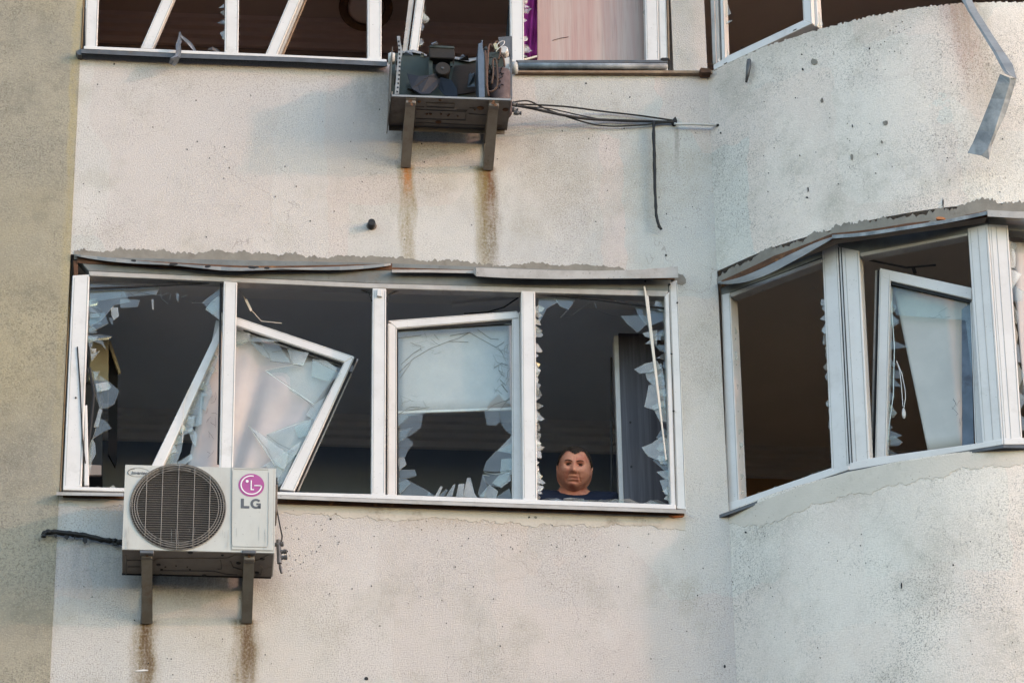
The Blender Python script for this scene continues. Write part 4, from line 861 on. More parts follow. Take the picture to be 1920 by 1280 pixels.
for p, m_ in (([(1360, -20), (1363, 5), (1370, 26), (1361, 31)], 'shard_bright'), ([(1360, 40), (1373, 38), (1368, 42), (1360, 46)], 'shard_bright'), ([(1361, 60), (1363, 90), (1367, 104), (1360, 108)], 'shard_bright'), ([(1535, 22), (1543, 48), (1536, 52), (1532, 50)], 'shard')): shard(PA, p, -.03, UB, m_)

# ---------------- hanging strip
HS = thing('hanging_metal_strip', 'long kinked grey metal drip strip dangling from the upper bay over the curved wall', 'metal strip', BAY.P(1890, 140, .15))
def strip3(pts, name, mat):
    b = MB(); vs = []
    for (xl, yl), (xm, ym), (xr, yr), o_ in pts:
        vs += [BAY.P(xl, yl, o_), BAY.P(xm, ym, o_+.008), BAY.P(xr, yr, o_-.004)]
    fs = []
    for i in range(len(pts)-1): k = i*3; fs += [(k, k+1, k+4, k+3), (k+1, k+2, k+5, k+4)]
    return b.add(vs, fs).build(name, mat, HS, solid=.002)
strip3([((1795, -30), (1802, -30), (1812, -30), .05), ((1803, 0), (1809, 0), (1822, 0), .07), ((1815, 22), (1819, 22), (1832, 20), .10), ((1840, 62), (1845, 62), (1856, 58), .15), ((1862, 98), (1868, 98), (1880, 94), .2), ((1879, 130), (1885, 130), (1899, 122), .24), ((1884, 138), (1893, 142), (1906, 147), .26)], 'upper_length', 'galv')
strip3([((1875, 139), (1893, 146), (1906, 147), .25), ((1868, 158), (1893, 156), (1903, 158), .24), ((1858, 185), (1884, 186), (1894, 188), .21), ((1846, 215), (1874, 217), (1884, 218), .19), ((1834, 245), (1864, 248), (1869, 249), .17), ((1823, 270), (1853, 277), (1860, 272), .16), ((1814, 287), (1840, 292), (1854, 299), .15)], 'lower_length', 'zinc')

# ================================================================== OUTDOOR UNITS
def bracket(par, top, bot, yf, mat, zt):
    """wall bracket: arm under the unit, leg on the wall, brace between arm end and foot of the leg"""
    pf = aty(top[0], top[1], yf); pb = aty(bot[0], bot[1], -.01); w_ = .052
    br = thing('wall_bracket', '', '', (pf.x, 0, pb.z)) if False else None
    b = MB(); b.beam(pf, pb, w_, .006, (0, 1, 0)); a = (V((pb.x-pf.x, pb.y-pf.y, pb.z-pf.z))).normalized()
    sd_ = a.cross(V((0, 1, 0))).normalized(); up_ = sd_.cross(a).normalized(); up_ = up_ if up_.z > 0 else -up_
    for s in (-1, 1): b.beam(pf+sd_*s*(w_/2-.002)+up_*.018, pb+sd_*s*(w_/2-.002)+up_*.018, .004, .034, up_) if False else b.prism([pf+sd_*s*w_/2, pb+sd_*s*w_/2, pb+sd_*s*w_/2+up_*.032, pf+sd_*s*w_/2+up_*.032], -sd_*s*.003)
    o = MB(); 
    return b, pf, pb
def put_bracket(par, top, bot, yf, mat, zt):
    b, pf, pb = bracket(par, top, bot, yf, mat, zt)
    m = b.build('brace', mat, par)
    MB().box((pf.x-.026, yf+.01, zt-.03), (pf.x+.026, -.002, zt-.002)).build('arm', mat, par, bevel=.003)
    MB().box((pf.x-.024, -.012, pb.z), (pf.x+.024, -.001, zt+.12)).build('wall_leg', mat, par, bevel=.002)
    MB().lathe(V((pb.x, -.012, pb.z+.03)) , (0, -1, 0), [(0, .009), (.012, .009)], 6).build('bolt', 'rust_dark', par)
    MB().lathe(pf.lerp(pb, .04)+V((0, -.004, -.002)), (0, -.8, -.6), [(0, .008), (.010, .007)], 6).build('bolt', 'rust_dark', par)

# ---- the complete unit, lower left
YF = -.37
AC = thing('outdoor_unit', 'cream outdoor air conditioner with round fan grille and magenta emblem, hung under the long window', 'air conditioner', aty(372, 1082, -.24), 'outdoor units on the wall')
def A(px, py, off=0.0): return aty(px, py, YF-off)
tl, tr, brr, bl_ = A(234, 872), A(517, 877), A(515, 1034), A(229.5, 1031.5)
x0a, x1a = (tl.x+bl_.x)/2, (tr.x+brr.x)/2; zt = (tl.z+tr.z)/2; zb = (brr.z+bl_.z)/2
YB = -.105
# measured frame: corners
fc = A(333.4, 950); fr = .232; fcz = fc.z; fcx = fc.x
def front_panel():
    b = MB(); N = 72; rim = []; out = []
    for i in range(N):
        a = 2*pi*i/N; rim.append((fcx+fr*cos(a), fcz+fr*sin(a)))
        dx, dz = cos(a), sin(a); ts = []
        if dx > 1e-6: ts.append((x1a-fcx)/dx)
        if dx < -1e-6: ts.append((x0a-fcx)/dx)
        if dz > 1e-6: ts.append((zt-fcz)/dz)
        if dz < -1e-6: ts.append((zb-fcz)/dz)
        t = min(ts); out.append([fcx+dx*t, fcz+dz*t])
    for cx, cz in ((x0a, zt), (x1a, zt), (x0a, zb), (x1a, zb)):
        k = min(range(N), key=lambda i: hypot(out[i][0]-cx, out[i][1]-cz)); out[k] = [cx, cz]
    vs = [(x, YF, z) for x, z in rim]+[(x, YF, z) for x, z in out]+[(x, YF+.03, z) for x, z in rim]+[(x, YB, z) for x, z in out]
    fs = []
    for i in range(N):
        j = (i+1) % N; fs += [(i, j, N+j, N+i), (j, i, 2*N+i, 2*N+j), (N+i, N+j, 3*N+j, 3*N+i)]
    return b.add(vs, fs)
front_panel().build('casing', 'ac', AC, bevel=.006)
MB().box((x0a+.002, YF+.004, zb-.003), (x1a-.006, YB, zb-.001)).build('base_pan', 'ac_under', AC)
MB().lathe((fcx, YF+.03, fcz), (0, 1, 0), [(0, fr-.001), (.01, fr-.02), (.05, fr-.028), (.16, fr-.028), (.162, .002)], 48).build('fan_shroud', 'coil', AC)
fn = MB()
for k in range(3):
    vs = []; a0 = radians(95+120*k)
    for i in range(9):
        for j in range(5):
            a = a0+radians(80)*i/8; r_ = .05+.145*j/4; vs.append((fcx+r_*cos(a+.25*j/4), YF+.07+.045*(i/8), fcz+r_*sin(a+.25*j/4)))
    fn.add(vs, [(i*5+j, i*5+j+1, (i+1)*5+j+1, (i+1)*5+j) for i in range(8) for j in range(4)])
fo = fn.build('fan_blades', 'fan', AC, solid=.003, smooth=True)
MB().lathe((fcx+.005, YF+.055, fcz-.005), (0, 1, 0), [(0, .008), (.004, .03), (.012, .052), (.06, .055)], 24).build('fan_hub', 'ac_under', AC)
gr = MB()
for r_ in (fr+.003, fr-.008, fr-.02, fr-.032):
    gr.tube([(fcx+r_*cos(2*pi*i/64), YF-.010+ (0 if r_ < fr else .006), fcz+r_*sin(2*pi*i/64)) for i in range(65)], .0022, 5, False)
grille = gr.build('fan_grille', 'wire', AC)
nw = 38
for i in range(nw):
    z = -fr+(i+.5)*2*fr/nw; hw = math.sqrt(max(0, fr*fr-z*z)); rr2 = hw-.004
    P = []
    for k in range(9):
        u = -1+2*k/8; d = min(1, hypot(u*hw, z)/fr); P.append((fcx+u*hw, YF-.004-.012*(1-d**6), fcz+z))
    MB().tube(P, .0014, 4).build('wire', 'wire', grille)
for x in (-.155, -.078, 0, .078, .155):
    hh = math.sqrt(fr*fr-x*x); MB().tube([(fcx+x, YF-.005, fcz-hh), (fcx+x, YF-.019, fcz-hh+.03), (fcx+x, YF-.019, fcz), (fcx+x, YF-.019, fcz+hh-.03), (fcx+x, YF-.005, fcz+hh)], .0019, 5).build('wire', 'wire', grille)
MB().slab(Plane((0, YF), (1, YF)), [(433, 875.5), (514, 877), (513, 1033), (433, 1031)], .0015, .001).build('seam', 'groove', AC)
PF = Plane((0, YF), (1, YF))
frame(PF, [(434.5, 877), (513, 878.5), (511.5, 1031), (434.5, 1029)], .0035, .003, 'right_cover', AC, 'ac', .001)
b = MB()
for q in ([(438, 879), (503, 880)], [(435.5, 1021), (437, 1024), (500, 1025), (502, 1023)], [(436, 882), (434.8, 1020)], [(504, 885), (502.5, 1021)]): b.tube([PF.P(x, y, .0048) for x, y in q], .0012, 4)
b.build('embossed_line', 'groove', AC)
# rust-brown streaks at the foot of the casing are runs of dirt
b = MB(); rr = random.Random(5)
for i in range(26):
    x = rr.choice((rr.uniform(415, 432), rr.uniform(440, 505), rr.uniform(234, 245), rr.uniform(320, 370))); y = rr.uniform(985, 1022); l = rr.uniform(4, 26)
    b.slab(PF, [(x, y), (x+.5, y), (x+.4, min(1030, y+l)), (x+.1, min(1030, y+l))], .0052, .001)
b.build('dirt_runs', 'groove', AC, kind='stuff')
# emblem
em = MB(); ec = PF.P(471.3, 909, .005); er = .0635
def disk(c, r_, n=48, y=0.0): return [V((c.x+r_*cos(2*pi*i/n), c.y-y, c.z+r_*sin(2*pi*i/n))) for i in range(n)]
emb = MB().prism(disk(ec, er), (0, .001, 0)).build('emblem', 'pink', AC)
def arcband(c, r0, r1, a0, a1, y, n=40):
    b = MB(); vs = []
    for i in range(n+1):
        a = radians(a0+(a1-a0)*i/n); vs += [(c.x+r0*cos(a), c.y-y, c.z+r0*sin(a)), (c.x+r1*cos(a), c.y-y, c.z+r1*sin(a))]
    return b.add(vs, [(2*i, 2*i+1, 2*i+3, 2*i+2) for i in range(n)])
b = arcband(ec, .0475, .0535, 78, 360, .002)
def rect(x0, z0, x1, z1, y=.002, c=ec): b.add([(c.x+x0, c.y-y, c.z+z0), (c.x+x1, c.y-y, c.z+z0), (c.x+x1, c.y-y, c.z+z1), (c.x+x0, c.y-y, c.z+z1)], [(0, 1, 2, 3)])
rect(.014, -.0055, .0535, 0); rect(-.0035, -.028, .002, .026); rect(.002, -.028, .014, -.0225)
b.add([(ec.x-.021+.0075*cos(2*pi*i/16), ec.y-.002, ec.z+.02+.0075*sin(2*pi*i/16)) for i in range(16)], [tuple(range(16))])
b.build('emblem_lines', 'print_white', emb, solid=.0006)
# wordmark: bold L and G
wc = PF.P(470, 943.6, .0045); b = MB(); h = .0265
def rect2(x0, z0, x1, z1): b.add([(wc.x+x0, wc.y, wc.z+z0), (wc.x+x1, wc.y, wc.z+z0), (wc.x+x1, wc.y, wc.z+z1), (wc.x+x0, wc.y, wc.z+z1)], [(0, 1, 2, 3)])
rect2(-.048, -h, -.033, h); rect2(-.033, -h, -.006, -h+.013)
gc = V((wc.x+.026, wc.y, wc.z)); vs = []; n_ = 30
for i in range(n_+1):
    a = radians(38+(322-38)*i/n_); vs += [(gc.x+.0145*cos(a), gc.y, gc.z+.0155*sin(a)), (gc.x+.0275*cos(a), gc.y, gc.z+.0272*sin(a))]
b.add(vs, [(2*i, 2*i+1, 2*i+3, 2*i+2) for i in range(n_)])
rect2(.028, -.0075, .050, .003); rect2(.0385, -h, .050, -.0075)
b.build('wordmark', 'print_grey', AC, solid=.0006)
# inverter badge
bc = PF.P(259, 885.5, .002); b = MB(); pts = []
for i in range(49):
    a = 2*pi*i/48; pts.append((bc.x+.054*cos(a)*(1+.06*cos(a)), bc.y, bc.z+.027*sin(a)*(1 if sin(a) > 0 else .8)))
b.tube(pts, .0009, 4, False)
b.build('badge_outline', 'groove', AC)
b = MB(); pts = []
for i in range(22):
    a = radians(75+190*i/21); pts.append((bc.x-.024+.021*cos(a)*1.25, bc.y, bc.z+.001+.0185*sin(a)))
b.tube(pts, [.0006+.0012*sin(pi*i/21) for i in range(22)], 4); b.build('badge_swoosh', 'print_grey', AC)
tc = bpy.data.curves.new('badge_lettering', 'FONT'); tc.body = 'Inverter'; tc.size = .0255; tc.shear = .3; tc.offset = .0004; tc.extrude = .0003; tc.align_x = 'CENTER'; tc.align_y = 'CENTER'
to_ = bpy.data.objects.new('tmp', tc); COL.objects.link(to_); bpy.context.view_layer.update()
me = bpy.data.meshes.new_from_object(to_.evaluated_get(bpy.context.evaluated_depsgraph_get())); bpy.data.objects.remove(to_)
bo = bpy.data.objects.new('badge_lettering', me); COL.objects.link(bo); bo.parent = AC; bo.rotation_euler = (pi/2, 0, 0); bo.location = V((bc.x+.004, YF-.0022, bc.z-.002))-WLOC[AC]; bo.scale = (.92, 1, 1)
me.materials.clear(); me.materials.append(M['print_grey'])
# underside embossing, holes
zu_ = zb-.004
def under(px, py): p = atz(px, py, zu_); return p
b = MB()
for l in ([(238, 1050), (290, 1050), (296, 1046), (425, 1046), (440, 1040), (455, 1040)], [(236, 1040), (236, 1076)], [(300, 1069), (400, 1070), (425, 1076), (445, 1077)], [(240, 1062), (262, 1062)], [(432, 1052), (436, 1062), (448, 1066), (458, 1070)], [(478, 1050), (490, 1048), (498, 1042), (510, 1038)], [(480, 1078), (490, 1076), (493, 1064), (486, 1058)], [(413, 1050), (415, 1066), (408, 1066)]):
    b.tube([under(x, y) for x, y in l], .0032, 5)
b.build('pressed_rib', 'bracket', AC)
for x, y, r_ in ((297, 1058, .010), (301, 1077, .008), (310, 1062, .004), (383, 1078, .010), (447, 1055, .011), (492, 1047, .011), (482, 1073, .010), (417, 1040, .006), (303, 1067, .006), (356, 1067, .004), (330, 1060, .003), (351, 1062, .003), (357, 1035, .012)):
    MB().lathe(under(x, y)+V((0, 0, -.003)), (0, 0, 1), [(0, r_), (.003, r_*1.2)], 10).build('drain_hole', 'shadowgap', AC)
MB().box((x0a-.001, YB+.002, zb-.008), (x1a-.008, YB+.008, zb+.004)).build('pan_edge', 'shadowgap', AC)
put_bracket(AC, (275.5, 1034), (276, 1168), YF+.01, 'bracket', zb); put_bracket(AC, (467.5, 1036), (462.5, 1167), YF+.01, 'bracket', zb)
for x in (275.5, 467):
    p = A(x, 1033, .006); MB().box((p.x-.034, p.y-.001, p.z-.012), (p.x+.034, p.y+.03, p.z+.006)).build('bracket_cap', 'darkmetal', AC, bevel=.003)
# valves on the right
vv = MB()
for (x, y) in ((521, 1020), (527, 1034), (528, 1045)):
    p = aty(x, y, -.2); vv.lathe(p, (1, -.2, 0), [(-.02, .010), (0, .012), (.012, .008), (.013, .012), (.028, .012)], 10)
vv.tube([aty(522, 1012, -.2), aty(523, 1030, -.2), aty(524, 1056, -.2)], .012, 8); vv.tube([aty(524, 1056, -.2), aty(526, 1064, -.2), aty(528, 1074, -.2)], [.004, .009, .006], 6)
vv.build('valve', 'darkmetal', AC)
MB().tube([aty(x, y, -.2) for x, y in ((519, 895), (518, 930), (519, 955), (524, 980), (529, 1005), (527, 1020))], .004, 6).build('cable', 'black', AC)
MB().box((x1a+.001, -.30, fcz+.02), (x1a+.012, -.15, zt-.05)).build('side_handle', 'ac_under', AC, bevel=.003)
# pipe bundle left of the unit
LP = thing('pipe_bundle', 'ragged black taped pipe bundle running from the olive wall to the lower outdoor unit', 'pipe', WALL.P(150, 1012, .03))
pth = catmull([(82, 1006), (84, 998), (100, 996), (130, 999), (160, 1003), (190, 1010), (215, 1013), (240, 1018)], 5)
rr = random.Random(2)
MB().tube([WALL.P(x, y, .03+.02*(x > 225)+rr.uniform(-.003, .003)) for x, y in pth], [.009+rr.uniform(-.002, .005) for _ in pth], 7).build('taped_pipe', 'black', LP)
MB().tube([WALL.P(x, y+3, .02) for x, y in pth[6:]], [.008+rr.uniform(-.003, .003) for _ in pth[6:]], 6).build('taped_pipe', 'black', LP)
for x, y, w_, h_ in ((104, 998, 5, 9), (125, 1001, 8, 9), (160, 1004, 9, 15), (215, 1014, 10, 9), (140, 1000, 4, 10)):
    blob(WALL, x, y+h_*.4, w_*.6, h_*.6, 'torn_tape', 'black', LP, off=.03, th=.006, seed=x)

# ---- the gutted unit, upper middle
YF = -.39; YB2 = -.10
AU = thing('wrecked_outdoor_unit', 'gutted outdoor air conditioner, casing torn off, motor and pipes exposed, under the top window', 'air conditioner', aty(845, 238, -.24), 'outdoor units on the wall')
def Q(px, py, y): return aty(px, py, y)
ZP = (aty(738, 181, YF).z+aty(959, 187, YF).z)/2
xl, xr = aty(735, 181, YF).x, aty(958.5, 187, YF).x
PF2 = Plane((0, YF), (1, YF))
MB().box((xl, YF, ZP-.002), (xr, YB2, ZP)).build('base_pan', 'ac_under', AU)
b = MB(); b.box((xl, YF-.003, ZP-.004), (xr, YF, ZP+.007)); b.build('pan_front_lip', 'galv', AU)
MB().box((xl-.002, YF+.002, ZP-.006), (xl+.004, YB2, ZP+.03)).build('pan_side_lip', 'ac_under', AU)
MB().box((xr-.004, YF+.002, ZP-.006), (xr+.002, YB2, ZP+.03)).build('pan_side_lip', 'ac_under', AU)
b = MB(); b.box((xl, YB2-.004, ZP-.03), (xr-.01, YB2+.002, ZP-.0025)); b.build('pan_back_edge', 'ac_under', AU)
# back panel with a jagged upper edge
top = [(750, 100), (775, 98), (788, 100), (796, 106), (803, 108), (806, 98), (810, 96), (850, 98), (853, 108), (880, 112), (900, 112), (903, 100), (922, 98), (950, 96)]
pts = [Q(x, y, YB2) for x, y in top]; pts = [V((xl+.01, YB2, pts[0].z))]+pts+[V((xr-.005, YB2, pts[-1].z)), V((xr-.005, YB2, ZP)), V((xl+.01, YB2, ZP))]
MB().prism(pts, (0, .003, 0)).build('back_panel', 'green_metal', AU)
ribbon(Plane((0, YB2-.005), (1, YB2-.005)), [(752, 99), (774, 96), (787, 99), (800, 105)], [3, 5, 4, 3], [0]*4, 'torn_edge', 'galv', AU, 1)
ribbon(Plane((0, YB2-.005), (1, YB2-.005)), [(852, 109), (880, 113), (897, 110)], [4, 6, 4], [0]*3, 'torn_edge', 'galv', AU, 1)
# left side panel and perforated flange
zl = Q(742, 78, YF).z
MB().prism([V((xl-.012, YF+.02, ZP-.02)), V((xl-.012, YB2, ZP-.05)), V((xl+.004, YB2, zl+.03)), V((xl+.004, YF+.05, zl))], (.004, 0, 0)).build('side_panel', 'bracket', AU)
fl = [(744, 68), (750, 68), (751, 80), (754, 92), (755, 97), (752, 110), (750, 140), (748, 176), (740, 177), (744, 130), (747, 92)]
MB().slab(PF2, fl, -.02, .004).build('perforated_flange', 'galv', AU)
for i in range(13):
    t = i/12; x = 748+3*sin(t*pi)-t*3; y = 78+t*94; MB().slab(PF2, [(x-1.6, y-1.8), (x+1.4, y-1.3), (x+1.2, y+1.6), (x-1.7, y+1.2)], -.018, .002).build('punched_hole', 'shadowgap', AU)
MB().lathe(Q(733, 110, -.2), (-1, 0, 0), [(-.02, .03), (0, .034), (.014, .028)], 14).build('side_handle', 'greypipe', AU, smooth=True)
rr = random.Random(31)
for (x, y, w_, h_) in ((765, 101, 16, 9), (792, 104, 10, 8), (870, 108, 18, 10), (815, 82, 14, 6), (912, 96, 12, 16), (745, 120, 8, 22), (742, 150, 7, 18), (884, 150, 12, 26), (770, 168, 18, 8)):
    pts = [(x-w_/2, y+h_/2), (x-w_*.35, y-h_*.3), (x-w_*.1, y-h_*.6), (x+w_*.15, y-h_*.2), (x+w_*.4, y-h_*.5), (x+w_/2, y+h_/2)]
    P = [Q(px+rr.uniform(-1.5, 1.5), py+rr.uniform(-1.5, 1.5), -.22+rr.uniform(-.04, .06)) for px, py in pts]
    MB().prism(P, (0, .003, .001)).build('torn_sheet', rr.choice(('green_metal', 'blue_metal', 'darkmetal')), AU)
# fan motor mount
MB().slab(Plane((0, -.2), (1, -.2)), [(805, 88), (852, 90), (853, 106), (850, 110), (806, 108)], .0, .07).build('motor_mount', 'coil', AU, bevel=.004)
MB().slab(Plane((0, -.2), (1, -.2)), [(806, 84), (852, 87), (852, 91), (805, 89)], .005, .08).build('mount_plate', 'green_metal', AU, bevel=.002)
MB().slab(Plane((0, -.2), (1, -.2)), [(803, 108), (811, 108), (811, 142), (804, 146)], -.03, .01).build('mount_leg', 'green_metal', AU)
MB().slab(Plane((0, -.2), (1, -.2)), [(844, 108), (850, 108), (849, 124), (844, 124)], -.03, .01).build('mount_leg', 'green_metal', AU)
mc = Q(830, 128, -.27); MB().lathe(mc, (0, 1, 0), [(0, .037), (.004, .040), (.03, .042), (.09, .042)], 28).build('motor', 'coil', AU, bevel=.001)
MB().lathe(mc+V((0, -.004, 0)), (0, 1, 0), [(0, .006), (.006, .01)], 12).build('motor_shaft', 'darkmetal', AU)
b = MB(); P3 = Plane((0, -.25), (1, -.25))
vs = [P3.P(x, y, o_) for x, y, o_ in ((763, 138, .03), (785, 143, .03), (806, 141, .02), (822, 136, 0), (832, 143, -.02), (825, 158, -.02), (806, 176, .0), (788, 176, .02), (772, 166, .03))]
b.prism(vs, (0, .004, 0)).build('fan_blade', 'navyplastic', AU)
b = MB(); vs = [P3.P(x, y, o_) for x, y, o_ in ((826, 145, 0), (846, 150, .02), (856, 165, .03), (858, 182, .03), (836, 182, .0), (822, 165, -.02))]
b.prism(vs, (0, .004, 0)).build('fan_blade', 'navyplastic', AU)
MB().slab(Plane((0, YB2-.01), (1, YB2-.01)), [(852, 124), (893, 118), (893, 172), (855, 178), (846, 150)], 0, .004).build('coil', 'coil', AU)
MB().slab(P3, [(762, 150), (772, 164), (790, 178), (850, 180), (850, 184), (760, 184)], -.02, .004).build('shroud_remnant', 'green_metal', AU)
# divider
b = MB(); b.prism([Q(897, 82, -.33), Q(903, 80, -.33), Q(903, 75, -.33), Q(905, 75, -.33), Q(905, 90, -.33), Q(908, 105, -.33), Q(909, 183, -.33), Q(898, 183, -.33), Q(896, 110, -.33)], (0, .16, 0))
b.build('divider_plate', 'blue_metal', AU, bevel=.001)
# compressor and piping
cc = Q(938, 182, -.24); cc.z = ZP+.003
MB().lathe(cc, (0, 0, 1), [(0, .055), (.01, .062), (.24, .062), (.265, .055), (.278, .03), (.28, .01)], 28).build('compressor', 'compressor', AU, smooth=True)
for l in ([(916, 180), (913, 160), (914, 120), (916, 90), (920, 83), (924, 90)], [(922, 158), (925, 135), (924, 115), (928, 110), (931, 118), (933, 150), (930, 165), (920, 172), (912, 168)], [(934, 112), (938, 104), (944, 110), (946, 125)], [(926, 84), (932, 78), (938, 92), (936, 108)], [(910, 96), (912, 140), (912, 165)]):
    MB().tube([Q(x, y, -.33) for x, y in catmull(l, 3)], .0055, 7).build('copper_pipe', 'copper', AU, smooth=True)
MB().tube([Q(x, y, -.34) for x, y in catmull([(930, 88), (936, 80), (945, 77), (944, 84), (934, 92), (930, 97)], 4)], .0022, 5).build('white_wire', 'pvc', AU)
MB().slab(Plane((0, -.34), (1, -.34)), [(925, 83), (930, 80), (934, 88), (935, 93), (929, 93)], 0, .02).build('terminal_block', 'cream', AU)
MB().lathe(Q(944, 93, -.33), (.2, 1, 0), [(0, .02), (.004, .024), (.05, .024)], 16).build('capacitor', 'pvc', AU)
MB().slab(Plane((0, -.18), (1, -.18)), [(934, 70), (959, 68), (959, 110), (952, 112), (950, 100), (938, 90)], 0, .004).build('control_plate', 'darkmetal', AU)
MB().slab(Plane((0, -.2), (1, -.2)), [(943, 108), (955, 108), (955, 130), (944, 126)], 0, .01).build('label_plate', 'blind_grey', AU)
MB().slab(PF2, [(957, 70), (960, 68), (960.5, 184), (957.5, 184)], -.01, .012).build('corner_post', 'darkmetal', AU)
MB().lathe(Q(965, 128, -.2), (1, 0, .1), [(-.02, .03), (0, .036), (.014, .03)], 14).build('side_handle', 'greypipe', AU, smooth=True)
b = MB(); rr = random.Random(8)
for i in range(16):
    l = [(rr.uniform(915, 948), rr.uniform(88, 150))]
    for k in range(4): l.append((l[-1][0]+rr.uniform(-9, 9), l[-1][1]+rr.uniform(-2, 14)))
    b.tube([Q(x, y, -.30+rr.uniform(-.02, .03)) for x, y in catmull(l, 3)], .0025, 4)
b.build('tangled_wiring', 'shadowgap', AU)
# underside pressing
b = MB(); zz = ZP-.004
for l in ([(800, 193), (852, 195), (852, 203), (800, 201), (800, 193)], [(780, 206), (874, 210), (873, 226), (780, 223)], [(880, 203), (900, 204)], [(878, 214), (912, 216)], [(770, 200), (795, 201)], [(856, 207), (876, 208)], [(776, 230), (820, 232), (880, 235), (940, 237)]):
    b.tube([atz(x, y, zz) for x, y in l], .0035, 5)
b.build('pressed_rib', 'bracket', AU)
for x, y, r_ in ((822, 229, .014), (901, 203, .016), (948, 206, .014), (825, 188, .007), (800, 214, .006), (807, 214, .007), (827, 214, .005), (840, 217, .005), (842, 215, .004), (786, 191, .008), (858, 218, .004), (890, 206, .004)):
    MB().lathe(atz(x, y, zz)+V((0, 0, -.004)), (0, 0, 1), [(0, r_*.8), (.004, r_*1.2)], 12).build('drain_hole', 'rust_dark', AU)
put_bracket(AU, (770.5, 184), (760.5, 313), YF+.005, 'bracket_rust', ZP); put_bracket(AU, (926.5, 189), (915.5, 318), YF+.005, 'bracket_rust', ZP)
for i, (x, y) in enumerate(((768, 190), (772, 196), (924, 194), (929, 197), (925, 191))): blob(PF2, x, y, 3, 2.5, 'rust_hole', 'rust_dark', AU, off=.012, th=.003, seed=i)
b = MB()
for (x, y) in ((963, 196), (964, 206), (970, 212)): b.lathe(aty(x, y, -.22), (1, -.1, -.1), [(-.02, .011), (0, .014), (.012, .008), (.022, .012)], 10)
b.build('valve', 'darkmetal', AU)
# cables running right to the pipe hole
CB = thing('cable_bundle', 'slack black cables running from the wrecked outdoor unit to a hole beside the curved wall', 'cables', WALL.P(1120, 230, .05))
for l, r_ in (([(962, 192), (985, 189), (1000, 193), (1020, 203), (1060, 218), (1110, 233), (1150, 237), (1200, 235), (1228, 232), (1262, 229)], .0045), ([(964, 197), (985, 196), (1060, 200), (1130, 209), (1200, 217), (1262, 226)], .005),
              ([(964, 198), (990, 202), (1050, 215), (1100, 223), (1160, 226), (1220, 228), (1262, 229)], .0075), ([(966, 199), (1030, 204), (1090, 217), (1150, 227), (1225, 229)], .0035)):
    cp = catmull(l, 4); n_ = len(cp)
    MB().tube([WALL.P(x, y, .02+.19*(1-min(1, (i/n_)*1.7))**1) for i, (x, y) in enumerate(cp)], r_, 7).build('cable', 'black', CB, smooth=True)
blob(WALL, 1265, 227, 6, 8, 'pipe_hole', 'shadowgap', CB, off=.02, th=.018, seed=3)
MB().tube([WALL.P(x, y, .04) for x, y in ((1264, 232), (1268, 233), (1300, 233), (1344, 235))], .0065, 8).build('drain_pipe', 'greypipe', CB, smooth=True)
MB().tube([WALL.P(x, y, .04) for x, y in ((1343, 235), (1348, 235))], .0075, 8).build('pipe_end', 'shadowgap', CB)
pth = catmull([(1226, 228), (1226, 260), (1227, 300), (1228, 340), (1229, 380), (1231, 405), (1235, 422), (1240, 430)], 4); rr = random.Random(4)
MB().tube([WALL.P(x+rr.uniform(-.4, .4), y, .035) for x, y in pth], [.008+rr.uniform(-.001, .002) for _ in pth], 8).build('hanging_hose', 'black', label='black insulated hose hanging straight down from the cable bundle, its tip curled', cat='hose', smooth=True)

# ================================================================== THE MAN
HC = aty(1077, 882, .38)       # centre of the head
man = thing('person', 'man with short brown hair and navy T-shirt looking out above the sill', 'person', (HC.x, .47, 9.02))
hx, hy, hz = HC
def gs(x, s): return math.exp(-x*x/(2*s*s))
def headpt(lon, lat):
    x, y, z = sin(lon)*cos(lat), -cos(lon)*cos(lat), sin(lat)
    sx, sy, sz = .086, .098, .116
    if z < 0:
        sx *= 1+.09*math.sin(min(1, -z*1.1)*pi); sz = .114
    # squarer jaw
    k = (abs(x)**2.4+abs(y)**2.2+abs(z)**2.3)**(-1/2.35); x, y, z = x*k, y*k, z*k
    X, Y, Z = x*sx, y*sy, z*sz
    if Y > 0 and Z < -.02: Y *= .82
    if Y < 0:
        f = max(0, -cos(lon)*-1) if False else max(0, cos(lon))
        f = min(1, f*1.6)
        d = 0
        ax = abs(X)
        d += .024*gs(X, .0095)*max(0, min(1, (.024-Z)/.055))*(1 if Z > -.036 else math.exp(-((Z+.036)/.005)**2))
        d += .013*gs(X, .016)*gs(Z+.029, .009)
        d += .009*gs(ax-.016, .006)*gs(Z+.033, .0065)
        d -= .021*gs(ax-.031, .0125)*gs(Z-.009, .0085)
        d += .010*gs(ax-.026, .020)*gs(Z-.027, .0065)
        d += .0065*gs(ax-.031, .010)*gs(Z-.0025, .003)
        d -= .005*gs(ax-.030, .012)*gs(Z+.008, .003)
        d += .011*gs(ax-.045, .014)*gs(Z+.020, .015)
        d -= .0075*gs(ax-(.020+(-.03-Z)*.50), .0038)*(1 if -.075 < Z < -.026 else 0)
        d += .008*gs(X, .026)*gs(Z+.056, .006)
        d -= .0095*gs(X, .026)*gs(Z+.0625, .0030)
        d += .0080*gs(X, .022)*gs(Z+.070, .0050)
        d -= .0085*gs(X, .026)*gs(Z+.079, .0050)
        d += .013*gs(X, .022)*gs(Z+.096, .012)
        d -= .0022*gs(X, .035)*(gs(Z-.055, .002)+gs(Z-.064, .002)+gs(Z-.047, .002))
        d -= .0050*(gs(ax-.006, .0020))*gs(Z-.034, .010)
        X *= 1-.24*max(0, min(1, (-Z-.030)/.075))
        Y -= d*f
    return V((X, Y, Z))
NU, NV = 144, 100
HP = [[headpt(-pi+2*pi*i/NU, -pi/2+pi*j/NV) for i in range(NU)] for j in range(NV+1)]
